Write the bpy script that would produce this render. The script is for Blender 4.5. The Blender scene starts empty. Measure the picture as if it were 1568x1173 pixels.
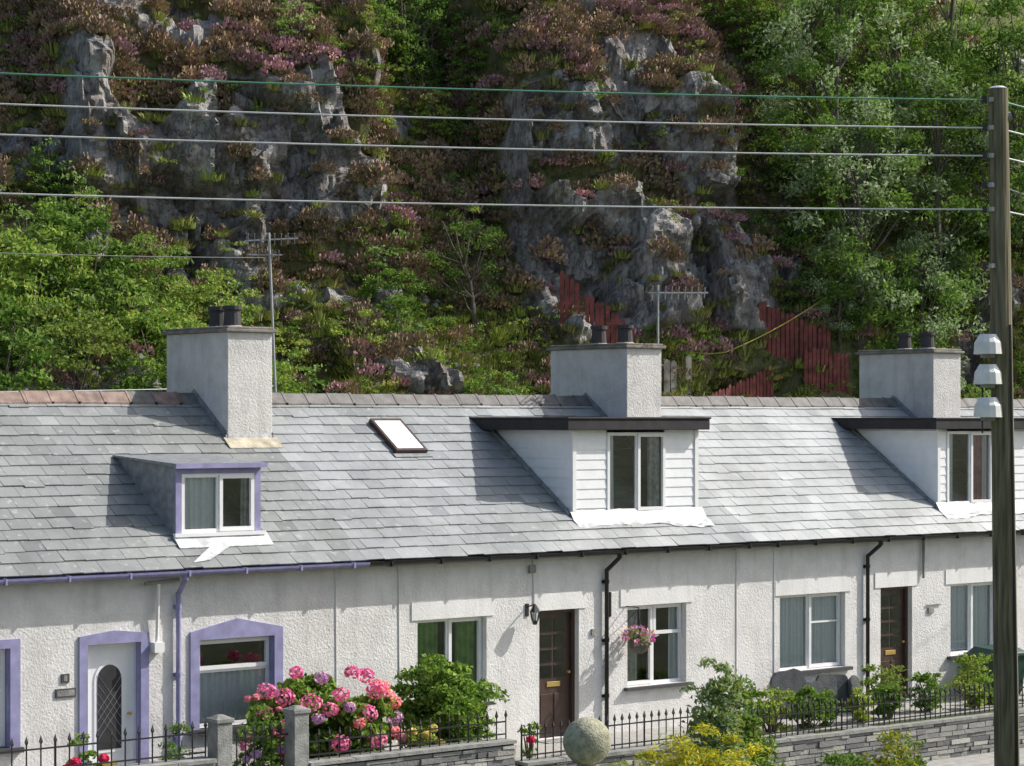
import bpy, bmesh, math, random
import numpy as np
from mathutils import Vector, noise
from mathutils.bvhtree import BVHTree
random.seed(7)
rng = np.random.default_rng(11)
scene = bpy.context.scene

# ------------------------------------------------------------------ materials
def newmat(name):
    m = bpy.data.materials.new(name); m.use_nodes = True
    nt = m.node_tree
    for n in list(nt.nodes): nt.nodes.remove(n)
    out = nt.nodes.new('ShaderNodeOutputMaterial')
    return m, nt, out
def N(nt, typ, **kw):
    n = nt.nodes.new(typ)
    for k, v in kw.items():
        if k in n.inputs: n.inputs[k].default_value = v
        else: setattr(n, k, v)
    return n
def L(nt, a, b): nt.links.new(a, b)
def ramp(nt, stops, interp='LINEAR'):
    r = nt.nodes.new('ShaderNodeValToRGB'); cr = r.color_ramp; cr.interpolation = interp
    while len(cr.elements) < len(stops): cr.elements.new(0.5)
    for e, (p, c) in zip(cr.elements, stops):
        e.position = p; e.color = (c[0], c[1], c[2], 1)
    return r
def coords(nt):
    return N(nt, 'ShaderNodeTexCoord').outputs['Object']

def simple(name, col, rough=0.6, metal=0.0, var=0.12, scale=6.0, bump=0.0, bscale=40.0, spec=0.5):
    m, nt, out = newmat(name)
    b = N(nt, 'ShaderNodeBsdfPrincipled', Roughness=rough, Metallic=metal)
    b.inputs['Specular IOR Level'].default_value = spec
    co = coords(nt)
    nz = N(nt, 'ShaderNodeTexNoise', Scale=scale, Detail=5.0); L(nt, co, nz.inputs['Vector'])
    lo = [c * (1 - var) for c in col]; hi = [min(1, c * (1 + var)) for c in col]
    r = ramp(nt, [(0.3, lo), (0.7, hi)]); L(nt, nz.outputs['Fac'], r.inputs[0]); L(nt, r.outputs[0], b.inputs['Base Color'])
    if bump > 0:
        n2 = N(nt, 'ShaderNodeTexNoise', Scale=bscale, Detail=4.0); L(nt, co, n2.inputs['Vector'])
        bp = N(nt, 'ShaderNodeBump', Strength=bump, Distance=0.02); L(nt, n2.outputs['Fac'], bp.inputs['Height']); L(nt, bp.outputs[0], b.inputs['Normal'])
    L(nt, b.outputs[0], out.inputs[0]); return m

def render_mat(name, col, stain=0.25, bdist=0.022):
    m, nt, out = newmat(name)
    b = N(nt, 'ShaderNodeBsdfPrincipled', Roughness=0.9)
    b.inputs['Specular IOR Level'].default_value = 0.2
    co = coords(nt)
    n1 = N(nt, 'ShaderNodeTexNoise', Scale=1.6, Detail=9.0, Roughness=0.7); L(nt, co, n1.inputs['Vector'])
    r = ramp(nt, [(0.3, [c * (1 - stain) for c in col]), (0.58, col)]); L(nt, n1.outputs['Fac'], r.inputs[0])
    mp = N(nt, 'ShaderNodeMapping'); mp.inputs['Scale'].default_value = (5, 5, 0.6); L(nt, co, mp.inputs[0])
    n3 = N(nt, 'ShaderNodeTexNoise', Scale=1.0, Detail=5.0); L(nt, mp.outputs[0], n3.inputs['Vector'])
    r3 = ramp(nt, [(0.32, (0.90, 0.90, 0.89)), (0.5, (1, 1, 1))]); L(nt, n3.outputs['Fac'], r3.inputs[0])
    mx = N(nt, 'ShaderNodeMix', data_type='RGBA', blend_type='MULTIPLY'); mx.inputs['Factor'].default_value = 1
    L(nt, r.outputs[0], mx.inputs['A']); L(nt, r3.outputs[0], mx.inputs['B']); L(nt, mx.outputs['Result'], b.inputs['Base Color'])
    v = N(nt, 'ShaderNodeTexNoise', Scale=32.0, Detail=4.0, Roughness=0.75); L(nt, co, v.inputs['Vector'])
    n2 = N(nt, 'ShaderNodeTexVoronoi', Scale=26.0); n2.feature = 'SMOOTH_F1'; L(nt, co, n2.inputs['Vector'])
    ad = N(nt, 'ShaderNodeMath', operation='MULTIPLY_ADD'); ad.inputs[1].default_value = -.4; L(nt, n2.outputs['Distance'], ad.inputs[0]); L(nt, v.outputs['Fac'], ad.inputs[2])
    bp = N(nt, 'ShaderNodeBump', Strength=0.75, Distance=bdist); L(nt, ad.outputs[0], bp.inputs['Height']); L(nt, bp.outputs[0], b.inputs['Normal'])
    L(nt, b.outputs[0], out.inputs[0]); return m

def slate_mat(name, a, bcol):
    m, nt, out = newmat(name)
    b = N(nt, 'ShaderNodeBsdfPrincipled', Roughness=0.45)
    b.inputs['Specular IOR Level'].default_value = 0.6
    g = N(nt, 'ShaderNodeNewGeometry')
    mid = [(x + y) / 2 for x, y in zip(a, bcol)]
    r = ramp(nt, [(0.0, [c * .8 for c in a]), (0.06, a), (0.3, mid), (0.8, mid), (1.0, bcol)]); L(nt, g.outputs['Random Per Island'], r.inputs[0])
    co = coords(nt)
    n1 = N(nt, 'ShaderNodeTexNoise', Scale=0.9, Detail=9.0, Roughness=0.7); L(nt, co, n1.inputs['Vector'])
    r2 = ramp(nt, [(0.32, (0.72, 0.72, 0.69)), (0.62, (1.06, 1.06, 1.04))]); L(nt, n1.outputs['Fac'], r2.inputs[0])
    mx = N(nt, 'ShaderNodeMix', data_type='RGBA', blend_type='MULTIPLY'); mx.inputs['Factor'].default_value = 1
    L(nt, r.outputs[0], mx.inputs['A']); L(nt, r2.outputs[0], mx.inputs['B'])
    n4 = N(nt, 'ShaderNodeTexNoise', Scale=9.0, Detail=6.0); L(nt, co, n4.inputs['Vector'])
    r4 = ramp(nt, [(0.60, (0, 0, 0)), (0.72, (0.7, 0.7, 0.7))]); L(nt, n4.outputs['Fac'], r4.inputs[0])
    m2 = N(nt, 'ShaderNodeMix', data_type='RGBA'); L(nt, r4.outputs[0], m2.inputs['Factor']); L(nt, mx.outputs['Result'], m2.inputs['A'])
    m2.inputs['B'].default_value = (0.47, 0.47, 0.42, 1)
    # mossy dark patches
    n7 = N(nt, 'ShaderNodeTexNoise', Scale=2.2, Detail=10.0, Roughness=0.75); L(nt, co, n7.inputs['Vector'])
    r7 = ramp(nt, [(0.60, (0, 0, 0)), (0.70, (0.55, 0.55, 0.55))]); L(nt, n7.outputs['Fac'], r7.inputs[0])
    m3 = N(nt, 'ShaderNodeMix', data_type='RGBA'); L(nt, r7.outputs[0], m3.inputs['Factor']); L(nt, m2.outputs['Result'], m3.inputs['A']); m3.inputs['B'].default_value = (0.15, 0.16, 0.12, 1)
    L(nt, m3.outputs['Result'], b.inputs['Base Color'])
    n2 = N(nt, 'ShaderNodeTexNoise', Scale=30.0, Detail=4.0); L(nt, co, n2.inputs['Vector'])
    bp = N(nt, 'ShaderNodeBump', Strength=0.3, Distance=0.01); L(nt, n2.outputs['Fac'], bp.inputs['Height']); L(nt, bp.outputs[0], b.inputs['Normal'])
    L(nt, b.outputs[0], out.inputs[0]); return m

def leaf_mat(name, cols, transl=0.35):
    m, nt, out = newmat(name)
    g = N(nt, 'ShaderNodeNewGeometry'); oi = N(nt, 'ShaderNodeObjectInfo')
    st = [(i / max(1, len(cols) - 1), c) for i, c in enumerate(cols)]
    r = ramp(nt, st); L(nt, g.outputs['Random Per Island'], r.inputs[0])
    r2 = ramp(nt, [(0, (0.66, 0.68, 0.64)), (0.5, (1, 1, 1)), (1, (1.3, 1.22, 1.1))]); L(nt, oi.outputs['Random'], r2.inputs[0])
    mx = N(nt, 'ShaderNodeMix', data_type='RGBA', blend_type='MULTIPLY'); mx.inputs['Factor'].default_value = 1
    L(nt, r.outputs[0], mx.inputs['A']); L(nt, r2.outputs[0], mx.inputs['B'])
    d = N(nt, 'ShaderNodeBsdfDiffuse'); L(nt, mx.outputs['Result'], d.inputs[0])
    if transl <= 0: L(nt, d.outputs[0], out.inputs[0]); return m
    t = N(nt, 'ShaderNodeBsdfTranslucent')
    hs = N(nt, 'ShaderNodeHueSaturation', Saturation=1.1, Value=1.4); L(nt, mx.outputs['Result'], hs.inputs['Color']); L(nt, hs.outputs[0], t.inputs[0])
    ms = N(nt, 'ShaderNodeMixShader'); ms.inputs[0].default_value = transl
    L(nt, d.outputs[0], ms.inputs[1]); L(nt, t.outputs[0], ms.inputs[2])
    L(nt, ms.outputs[0], out.inputs[0]); return m

def glass_mat():
    m, nt, out = newmat('window_glass')
    fr = N(nt, 'ShaderNodeFresnel', IOR=1.5)
    ma = N(nt, 'ShaderNodeMath', operation='MULTIPLY_ADD'); ma.inputs[1].default_value = 1.4; ma.inputs[2].default_value = 0.06; L(nt, fr.outputs[0], ma.inputs[0])
    t = N(nt, 'ShaderNodeBsdfTransparent'); t.inputs[0].default_value = (0.96, 0.98, 0.97, 1)
    g = N(nt, 'ShaderNodeBsdfGlossy', Roughness=0.02)
    ms = N(nt, 'ShaderNodeMixShader'); L(nt, ma.outputs[0], ms.inputs[0]); L(nt, t.outputs[0], ms.inputs[1]); L(nt, g.outputs[0], ms.inputs[2])
    L(nt, ms.outputs[0], out.inputs[0]); return m

M = {}
M['wallA'] = render_mat('rendered_wall_white', (0.80, 0.78, 0.75))
M['wallB'] = render_mat('rendered_wall_offwhite', (0.83, 0.81, 0.785), 0.18)
M['chim'] = render_mat('chimney_render', (0.74, 0.72, 0.69), 0.28)
M['lintel'] = render_mat('smooth_lintel', (0.87, 0.855, 0.83), 0.1, 0.008)
M['slateA'] = slate_mat('slate_grey_green', (0.22, 0.23, 0.23), (0.32, 0.335, 0.33))
M['slateB'] = slate_mat('slate_grey', (0.27, 0.285, 0.295), (0.38, 0.395, 0.40))
M['slateC'] = slate_mat('slate_pale', (0.38, 0.395, 0.40), (0.50, 0.515, 0.52))
M['deck'] = simple('roof_underlay', (0.03, 0.03, 0.032), 0.9)
M['ridge'] = simple('ridge_tile_grey', (0.16, 0.15, 0.14), 0.7, var=.3, bump=0.4)
M['ridgeR'] = simple('ridge_tile_clay', (0.27, 0.19, 0.155), 0.8, var=0.4, bump=0.4)
M['mortar'] = simple('mortar', (0.46, 0.41, 0.31), 0.9, var=0.35, bump=0.5)
M['purple'] = simple('purple_paint', (0.285, 0.275, 0.46), 0.65, var=0.18)
M['black'] = simple('black_plastic', (0.015, 0.015, 0.017), 0.35)
M['iron'] = simple('black_iron', (0.02, 0.02, 0.022), 0.45)
M['pvc'] = simple('white_pvc', (0.85, 0.85, 0.84), 0.3, var=0.03)
M['clad'] = simple('white_cladding', (0.84, 0.85, 0.86), 0.4, var=0.05)
M['lead'] = simple('lead_flashing', (0.58, 0.59, 0.61), 0.5, var=0.35, scale=6, bump=0.6, bscale=12)
M['leaddark'] = simple('old_lead', (0.24, 0.25, 0.26), 0.55, var=0.3, scale=9, bump=0.5, bscale=12)
M['felt'] = simple('bitumen_felt', (0.03, 0.028, 0.03), 0.85, var=0.3)
M['glass'] = glass_mat()
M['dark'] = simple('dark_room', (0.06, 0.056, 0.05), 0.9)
M['net'] = simple('net_curtain', (0.90, 0.92, 0.93), 0.9, var=0.05, scale=20)
M['drape'] = simple('heavy_curtain', (0.60, 0.58, 0.56), 0.9, var=0.3, scale=12)
M['green_sheet'] = simple('green_window_sheet', (0.24, 0.42, 0.12), 0.9, var=0.35)  # green for the wavy sheets behind the panes
M['pink_drape'] = simple('pink_curtain', (0.55, 0.28, 0.32), 0.9, var=0.2)
M['wood'] = simple('brown_door', (0.06, 0.032, 0.024), 0.45, var=0.3)
M['brass'] = simple('brass', (0.6, 0.42, 0.14), 0.4, metal=0.6)
M['sill'] = simple('slate_sill', (0.06, 0.06, 0.065), 0.6)
M['pot'] = simple('chimney_pot', (0.045, 0.042, 0.045), 0.7)
M['cap'] = simple('chimney_cap', (0.22, 0.20, 0.18), 0.9, var=0.35, bump=0.5)
M['conc'] = simple('concrete', (0.27, 0.27, 0.25), 0.9, var=0.3, bump=0.5)
M['stoneball'] = simple('lichen_stone', (0.36, 0.35, 0.25), 0.95, var=0.4, scale=14, bump=0.8, bscale=50)
M['steel'] = simple('galvanised', (0.40, 0.41, 0.42), 0.45, metal=0.4)
M['porc'] = simple('porcelain', (0.85, 0.84, 0.80), 0.4, var=0.1)
M['wire'] = simple('wire_pale', (0.62, 0.63, 0.63), 0.5)
M['wireg'] = simple('wire_green', (0.10, 0.30, 0.20), 0.5)
M['wiredk'] = simple('wire_dark', (0.12, 0.13, 0.13), 0.6)
M['rope'] = simple('yellow_rope', (0.6, 0.5, 0.08), 0.7)
M['redwood'] = simple('red_stained_timber', (0.20, 0.055, 0.045), 0.85, var=0.45, scale=5)
M['greywood'] = simple('weathered_timber', (0.22, 0.20, 0.17), 0.9, var=0.3)
M['bark'] = simple('bark', (0.13, 0.11, 0.09), 0.95, var=0.4)
M['binG'] = simple('green_plastic', (0.02, 0.06, 0.045), 0.4)
M['slab'] = simple('slate_slab', (0.075, 0.08, 0.083), 0.8, var=0.35, bump=0.5)
M['asphalt'] = simple('asphalt', (0.06, 0.06, 0.062), 0.9, bump=0.5, bscale=80)
M['paving'] = simple('paving', (0.36, 0.35, 0.32), 0.9, var=0.2, bump=0.3)
M['hillstone'] = simple('loose_rock', (0.26, 0.25, 0.235), 0.9, var=0.35, scale=5, bump=.6, bscale=10)

m, nt, out = newmat('slate_rubble_stone')
b = N(nt, 'ShaderNodeBsdfPrincipled', Roughness=0.85); g = N(nt, 'ShaderNodeNewGeometry')
r = ramp(nt, [(0, (0.12, 0.12, 0.12)), (0.4, (0.24, 0.24, 0.225)), (0.75, (0.36, 0.35, 0.31)), (1, (0.48, 0.47, 0.42))]); L(nt, g.outputs['Random Per Island'], r.inputs[0])
L(nt, r.outputs[0], b.inputs['Base Color'])
n2 = N(nt, 'ShaderNodeTexNoise', Scale=25.0, Detail=5.0); L(nt, coords(nt), n2.inputs['Vector'])
bp = N(nt, 'ShaderNodeBump', Strength=0.6, Distance=0.02); L(nt, n2.outputs['Fac'], bp.inputs['Height']); L(nt, bp.outputs[0], b.inputs['Normal'])
L(nt, b.outputs[0], out.inputs[0]); M['stone'] = m

m, nt, out = newmat('pole_timber')
b = N(nt, 'ShaderNodeBsdfPrincipled', Roughness=0.9)
mp = N(nt, 'ShaderNodeMapping'); mp.inputs['Scale'].default_value = (14, 14, 0.8); L(nt, coords(nt), mp.inputs[0])
n1 = N(nt, 'ShaderNodeTexNoise', Scale=1.5, Detail=8.0); L(nt, mp.outputs[0], n1.inputs['Vector'])
r = ramp(nt, [(0.3, (0.06, 0.055, 0.03)), (0.5, (0.16, 0.14, 0.085)), (0.75, (0.27, 0.25, 0.17))]); L(nt, n1.outputs['Fac'], r.inputs[0]); L(nt, r.outputs[0], b.inputs['Base Color'])
bp = N(nt, 'ShaderNodeBump', Strength=0.6, Distance=0.02); L(nt, n1.outputs['Fac'], bp.inputs['Height']); L(nt, bp.outputs[0], b.inputs['Normal'])
L(nt, b.outputs[0], out.inputs[0]); M['pole'] = m

# hillside rock / soil
m, nt, out = newmat('hillside_rock_and_soil')
b = N(nt, 'ShaderNodeBsdfPrincipled', Roughness=0.9); b.inputs['Specular IOR Level'].default_value = 0.25
co = coords(nt)
n1 = N(nt, 'ShaderNodeTexNoise', Scale=1.1, Detail=14.0, Roughness=0.75); L(nt, co, n1.inputs['Vector'])
r1 = ramp(nt, [(0.30, (0.14, 0.13, 0.13)), (0.44, (0.33, 0.315, 0.30)), (0.56, (0.50, 0.48, 0.455)), (0.70, (0.74, 0.72, 0.67))]); L(nt, n1.outputs['Fac'], r1.inputs[0])
mp = N(nt, 'ShaderNodeMapping'); mp.inputs['Rotation'].default_value = (0.25, 0.35, 0.4); mp.inputs['Scale'].default_value = (1.0, 1.0, 0.3); L(nt, co, mp.inputs[0])
nd = N(nt, 'ShaderNodeTexNoise', Scale=3.0, Detail=8.0, Roughness=0.7); L(nt, mp.outputs[0], nd.inputs['Vector'])
rv = ramp(nt, [(0.40, (1, 1, 1)), (0.48, (0.85, 0.85, 0.85)), (0.50, (0.25, 0.24, 0.24)), (0.52, (0.85, 0.85, 0.85)), (0.6, (1, 1, 1))]); L(nt, nd.outputs['Fac'], rv.inputs[0])
mx = N(nt, 'ShaderNodeMix', data_type='RGBA', blend_type='MULTIPLY'); mx.inputs['Factor'].default_value = 0.85
L(nt, r1.outputs[0], mx.inputs['A']); L(nt, rv.outputs[0], mx.inputs['B'])
n5 = N(nt, 'ShaderNodeTexNoise', Scale=1.6, Detail=9.0, Roughness=0.65); L(nt, co, n5.inputs['Vector'])
r5 = ramp(nt, [(0.50, (0, 0, 0)), (0.60, (1, 1, 1))]); L(nt, n5.outputs['Fac'], r5.inputs[0])
mo = N(nt, 'ShaderNodeMix', data_type='RGBA'); L(nt, mx.outputs['Result'], mo.inputs['A']); mo.inputs['B'].default_value = (0.22, 0.17, 0.14, 1)
f5 = N(nt, 'ShaderNodeMath', operation='MULTIPLY'); f5.inputs[1].default_value = 0.6; L(nt, r5.outputs[0], f5.inputs[0]); L(nt, f5.outputs[0], mo.inputs['Factor'])
n6 = N(nt, 'ShaderNodeTexNoise', Scale=3.0, Detail=8.0); L(nt, co, n6.inputs['Vector'])
r6 = ramp(nt, [(0.3, (0.09, 0.085, 0.045)), (0.5, (0.17, 0.18, 0.07)), (0.7, (0.27, 0.21, 0.13))]); L(nt, n6.outputs['Fac'], r6.inputs[0])
at = N(nt, 'ShaderNodeAttribute', attribute_name='rock')
ad = N(nt, 'ShaderNodeMath', operation='ADD'); L(nt, at.outputs['Fac'], ad.inputs[0])
nm = N(nt, 'ShaderNodeMath', operation='MULTIPLY_ADD'); nm.inputs[1].default_value = 0.9; nm.inputs[2].default_value = -0.45; L(nt, n5.outputs['Fac'], nm.inputs[0]); L(nt, nm.outputs[0], ad.inputs[1])
ra = ramp(nt, [(0.32, (0, 0, 0)), (0.45, (1, 1, 1))]); L(nt, ad.outputs[0], ra.inputs[0])
mf = N(nt, 'ShaderNodeMix', data_type='RGBA'); L(nt, ra.outputs[0], mf.inputs['Factor']); L(nt, r6.outputs[0], mf.inputs['A']); L(nt, mo.outputs['Result'], mf.inputs['B'])
L(nt, mf.outputs['Result'], b.inputs['Base Color'])
nb = N(nt, 'ShaderNodeTexNoise', Scale=5.0, Detail=10.0, Roughness=0.72); L(nt, co, nb.inputs['Vector'])
bp = N(nt, 'ShaderNodeBump', Strength=0.9, Distance=0.13); L(nt, nb.outputs['Fac'], bp.inputs['Height'])
bp2 = N(nt, 'ShaderNodeBump', Strength=0.6, Distance=0.07); L(nt, rv.outputs[0], bp2.inputs['Height']); L(nt, bp.outputs[0], bp2.inputs['Normal'])
L(nt, bp2.outputs[0], b.inputs['Normal']); L(nt, b.outputs[0], out.inputs[0]); M['hill'] = m

M['grassground'] = simple('garden_soil_grass', (0.08, 0.10, 0.04), 0.95, var=0.5, scale=2, bump=0.8, bscale=15)
M['leafG'] = leaf_mat('leaf_green', [(0.09, 0.16, 0.035), (0.17, 0.28, 0.06), (0.28, 0.39, 0.12)])
M['leafY'] = leaf_mat('leaf_yellow_green', [(0.17, 0.23, 0.05), (0.30, 0.37, 0.09), (0.42, 0.47, 0.16)])
M['leafD'] = leaf_mat('leaf_dark_green', [(0.04, 0.08, 0.02), (0.08, 0.145, 0.035), (0.13, 0.21, 0.055)])
M['leafS'] = leaf_mat('leaf_silvery', [(0.15, 0.23, 0.08), (0.28, 0.37, 0.17), (0.50, 0.56, 0.40)])
M['leafGold'] = leaf_mat('leaf_golden', [(0.34, 0.30, 0.03), (0.58, 0.52, 0.06), (0.70, 0.65, 0.14)])
M['heath'] = leaf_mat('heather', [(0.16, 0.13, 0.07), (0.30, 0.205, 0.15), (0.40, 0.27, 0.22), (0.23, 0.235, 0.09), (0.48, 0.32, 0.31)], transl=0)
M['heathP'] = leaf_mat('heather_bloom', [(0.22, 0.17, 0.10), (0.44, 0.27, 0.27), (0.62, 0.36, 0.48), (0.38, 0.25, 0.22)], transl=0)
M['grass'] = leaf_mat('dry_grass', [(0.18, 0.22, 0.06), (0.30, 0.34, 0.10), (0.46, 0.41, 0.20)], transl=0)
M['grassY'] = leaf_mat('fresh_grass', [(0.20, 0.28, 0.06), (0.33, 0.41, 0.10), (0.44, 0.49, 0.17)], transl=0)
M['pink'] = leaf_mat('pink_petals', [(0.52, 0.09, 0.28), (0.68, 0.20, 0.40), (0.80, 0.38, 0.54)], transl=0.15)
M['mauve'] = leaf_mat('mauve_petals', [(0.38, 0.20, 0.44), (0.55, 0.36, 0.58), (0.68, 0.46, 0.62)], transl=0.15)
M['salmon'] = leaf_mat('salmon_petals', [(0.70, 0.20, 0.24), (0.80, 0.32, 0.35), (0.82, 0.46, 0.46)], transl=0.15)
M['red'] = leaf_mat('red_petals', [(0.50, 0.03, 0.10), (0.68, 0.08, 0.18)], transl=0.15)
M['yellowp'] = leaf_mat('yellow_petals', [(0.75, 0.60, 0.12), (0.85, 0.75, 0.3)], transl=0.15)

# ------------------------------------------------------------------ mesh helpers
def link(o, parent=None):
    scene.collection.objects.link(o)
    if parent: o.parent = parent
    return o
def empty(name, loc=(0, 0, 0)):
    o = bpy.data.objects.new(name, None); o.empty_display_size = 0.5; o.location = loc
    return link(o)
class MB:
    def __init__(s): s.v = []; s.f = []; s.m = []; s.mats = []
    def mi(s, mat):
        mm = M[mat]
        if mm not in s.mats: s.mats.append(mm)
        return s.mats.index(mm)
    def add(s, vs, fs, mat):
        o = len(s.v); s.v.extend(vs); k = s.mi(mat)
        for f in fs: s.f.append(tuple(i + o for i in f)); s.m.append(k)
    def box(s, x0, x1, y0, y1, z0, z1, mat):
        vs = [(x0, y0, z0), (x1, y0, z0), (x1, y1, z0), (x0, y1, z0), (x0, y0, z1), (x1, y0, z1), (x1, y1, z1), (x0, y1, z1)]
        s.add(vs, [(0, 3, 2, 1), (4, 5, 6, 7), (0, 1, 5, 4), (1, 2, 6, 5), (2, 3, 7, 6), (3, 0, 4, 7)], mat)
    def hexa(s, vs, mat):
        s.add(vs, [(0, 3, 2, 1), (4, 5, 6, 7), (0, 1, 5, 4), (1, 2, 6, 5), (2, 3, 7, 6), (3, 0, 4, 7)], mat)
    def quad(s, a, b, c, d, mat): s.add([a, b, c, d], [(0, 1, 2, 3)], mat)
    def prism(s, pts, y0, y1, mat):
        n = len(pts); vs = [(x, y0, z) for x, z in pts] + [(x, y1, z) for x, z in pts]
        fs = [tuple(range(n)), tuple(range(2 * n - 1, n - 1, -1))] + [(i, i + n, (i + 1) % n + n, (i + 1) % n) for i in range(n)]
        s.add(vs, fs, mat)
    def prismx(s, pts, x0, x1, mat):
        n = len(pts); vs = [(x0, y, z) for y, z in pts] + [(x1, y, z) for y, z in pts]
        fs = [tuple(range(n - 1, -1, -1)), tuple(range(n, 2 * n))] + [((i + 1) % n, (i + 1) % n + n, i + n, i) for i in range(n)]
        s.add(vs, fs, mat)
    def cyl(s, a, b, r0, r1, mat, n=10):
        a = Vector(a); b = Vector(b); d = (b - a)
        if d.length < 1e-6: return
        d.normalize(); t = d.orthogonal().normalized(); q = d.cross(t)
        vs = []
        for c, r in ((a, r0), (b, r1)):
            for i in range(n):
                an = 2 * math.pi * i / n; vs.append(tuple(c + (t * math.cos(an) + q * math.sin(an)) * r))
        fs = [(i, (i + 1) % n, (i + 1) % n + n, i + n) for i in range(n)] + [tuple(range(n - 1, -1, -1)), tuple(range(n, 2 * n))]
        s.add(vs, fs, mat)
    def ball(s, c, r, mat, nu=14, nv=9, sz=1.0):
        vs = []; fs = []
        for j in range(nv + 1):
            th = math.pi * j / nv
            for i in range(nu):
                ph = 2 * math.pi * i / nu
                vs.append((c[0] + r * math.sin(th) * math.cos(ph), c[1] + r * math.sin(th) * math.sin(ph), c[2] + r * sz * math.cos(th)))
        for j in range(nv):
            for i in range(nu):
                fs.append((j * nu + i, (j + 1) * nu + i, (j + 1) * nu + (i + 1) % nu, j * nu + (i + 1) % nu))
        s.add(vs, fs, mat)
    def arr(s, V, F, mat):
        s.add([tuple(v) for v in V.tolist()], F.tolist(), mat)
    def mesh(s, name, smooth=False):
        me = bpy.data.meshes.new(name); me.from_pydata(s.v, [], s.f)
        for mm in s.mats: me.materials.append(mm)
        me.polygons.foreach_set('material_index', s.m)
        if smooth: me.polygons.foreach_set('use_smooth', [True] * len(s.f))
        me.update(); return me
    def build(s, name, parent=None, smooth=False, bevel=0.0):
        o = bpy.data.objects.new(name, s.mesh(name, smooth)); link(o, parent)
        if bevel > 0:
            bv = o.modifiers.new('bevel', 'BEVEL'); bv.width = bevel; bv.segments = 2; bv.limit_method = 'ANGLE'
        return o

def unit(n):
    v = rng.normal(size=(n, 3)); return v / np.linalg.norm(v, axis=1)[:, None]
def leaves(C, size, up=0.5, aspect=0.5, jitter=0.35, outward=None):
    n = len(C); nn = unit(n); nn[:, 2] = nn[:, 2] + up
    if outward is not None: nn = nn * 0.5 + outward
    nn /= np.linalg.norm(nn, axis=1)[:, None]
    t = np.cross(nn, unit(n)); t /= np.linalg.norm(t, axis=1)[:, None] + 1e-9
    b = np.cross(nn, t); s = (size * (1 + jitter * rng.uniform(-1, 1, n)))[:, None]
    V = np.stack([C - t * s * .5, C + b * s * .5 * aspect + nn * s * .08, C + t * s * .5, C - b * s * .5 * aspect + nn * s * .08], 1).reshape(-1, 3)
    F = np.arange(4 * n).reshape(n, 4); return V, F
def crown_points(center, R, nblob, rb, per, shell=0.55):
    u = unit(nblob); rr = rng.uniform(shell, 1, nblob)[:, None]
    c = np.array(center) + u * rr * np.array(R)
    out = []
    for k in range(nblob):
        rk = rb * rng.uniform(.6, 1.3); d = unit(per); d[:, 2] = np.abs(d[:, 2]) * .9 - .35 * rng.uniform(0, 1, per)
        out.append(c[k] + d * rk * rng.uniform(.35, 1.0, per)[:, None] * np.array([1, 1, .75]))
    return np.concatenate(out), c
def shrub_mesh(name, R, nblob, rb, per, size, mat, up=0.5, aspect=.5, stems=True, mat2=None):
    mb = MB(); P, c = crown_points((0, 0, R[2] * .75), R, nblob, rb, per)
    P = P[P[:, 2] > 0.02]
    if mat2:
        k = int(len(P) * .7); idx = rng.permutation(len(P))
        V, F = leaves(P[idx[:k]], size, up, aspect); mb.arr(V, F, mat)
        V, F = leaves(P[idx[k:]], size, up, aspect); mb.arr(V, F, mat2)
    else:
        V, F = leaves(P, size, up, aspect); mb.arr(V, F, mat)
    if stems:
        for k in range(0, min(nblob, 14)):
            mb.cyl((rng.uniform(-.08, .08), rng.uniform(-.08, .08), -.1), tuple(c[k] * .9), .02, .008, 'bark', 5)
    return mb.mesh(name)

def scatter(name, meshes, pts, scl, tilt=0.2):
    col = bpy.data.collections.new(name + '_sources')
    for i, me in enumerate(meshes):
        col.objects.link(bpy.data.objects.new(name + '_plant_%d' % i, me))
    n = len(pts); me = bpy.data.meshes.new(name); me.from_pydata([tuple(p) for p in pts], [], [])
    a = me.attributes.new('rot', 'FLOAT_VECTOR', 'POINT')
    rot = np.stack([rng.uniform(-tilt, tilt, n), rng.uniform(-tilt, tilt, n), rng.uniform(0, 6.28, n)], 1)
    a.data.foreach_set('vector', rot.astype(np.float32).ravel())
    a = me.attributes.new('scl', 'FLOAT', 'POINT'); a.data.foreach_set('value', np.asarray(scl, np.float32))
    a = me.attributes.new('idx', 'INT', 'POINT'); a.data.foreach_set('value', rng.integers(0, len(meshes), n).astype(np.int32))
    o = bpy.data.objects.new(name, me); link(o)
    ng = bpy.data.node_groups.new(name + '_nodes', 'GeometryNodeTree')
    ng.interface.new_socket('Geometry', in_out='INPUT', socket_type='NodeSocketGeometry')
    ng.interface.new_socket('Geometry', in_out='OUTPUT', socket_type='NodeSocketGeometry')
    gi = ng.nodes.new('NodeGroupInput'); go = ng.nodes.new('NodeGroupOutput')
    ci = ng.nodes.new('GeometryNodeCollectionInfo'); ci.inputs['Collection'].default_value = col
    ci.inputs['Separate Children'].default_value = True; ci.inputs['Reset Children'].default_value = True
    ip = ng.nodes.new('GeometryNodeInstanceOnPoints'); ip.inputs['Pick Instance'].default_value = True
    def attr(nm, dt):
        q = ng.nodes.new('GeometryNodeInputNamedAttribute'); q.data_type = dt; q.inputs['Name'].default_value = nm
        return [x for x in q.outputs if x.enabled and x.name == 'Attribute'][0]
    ng.links.new(gi.outputs[0], ip.inputs['Points']); ng.links.new(ci.outputs[0], ip.inputs['Instance'])
    ng.links.new(attr('idx', 'INT'), ip.inputs['Instance Index'])
    ng.links.new(attr('rot', 'FLOAT_VECTOR'), ip.inputs['Rotation'])
    ng.links.new(attr('scl', 'FLOAT'), ip.inputs['Scale'])
    ng.links.new(ip.outputs[0], go.inputs[0])
    md = o.modifiers.new('scatter', 'NODES'); md.node_group = ng
    return o

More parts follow.
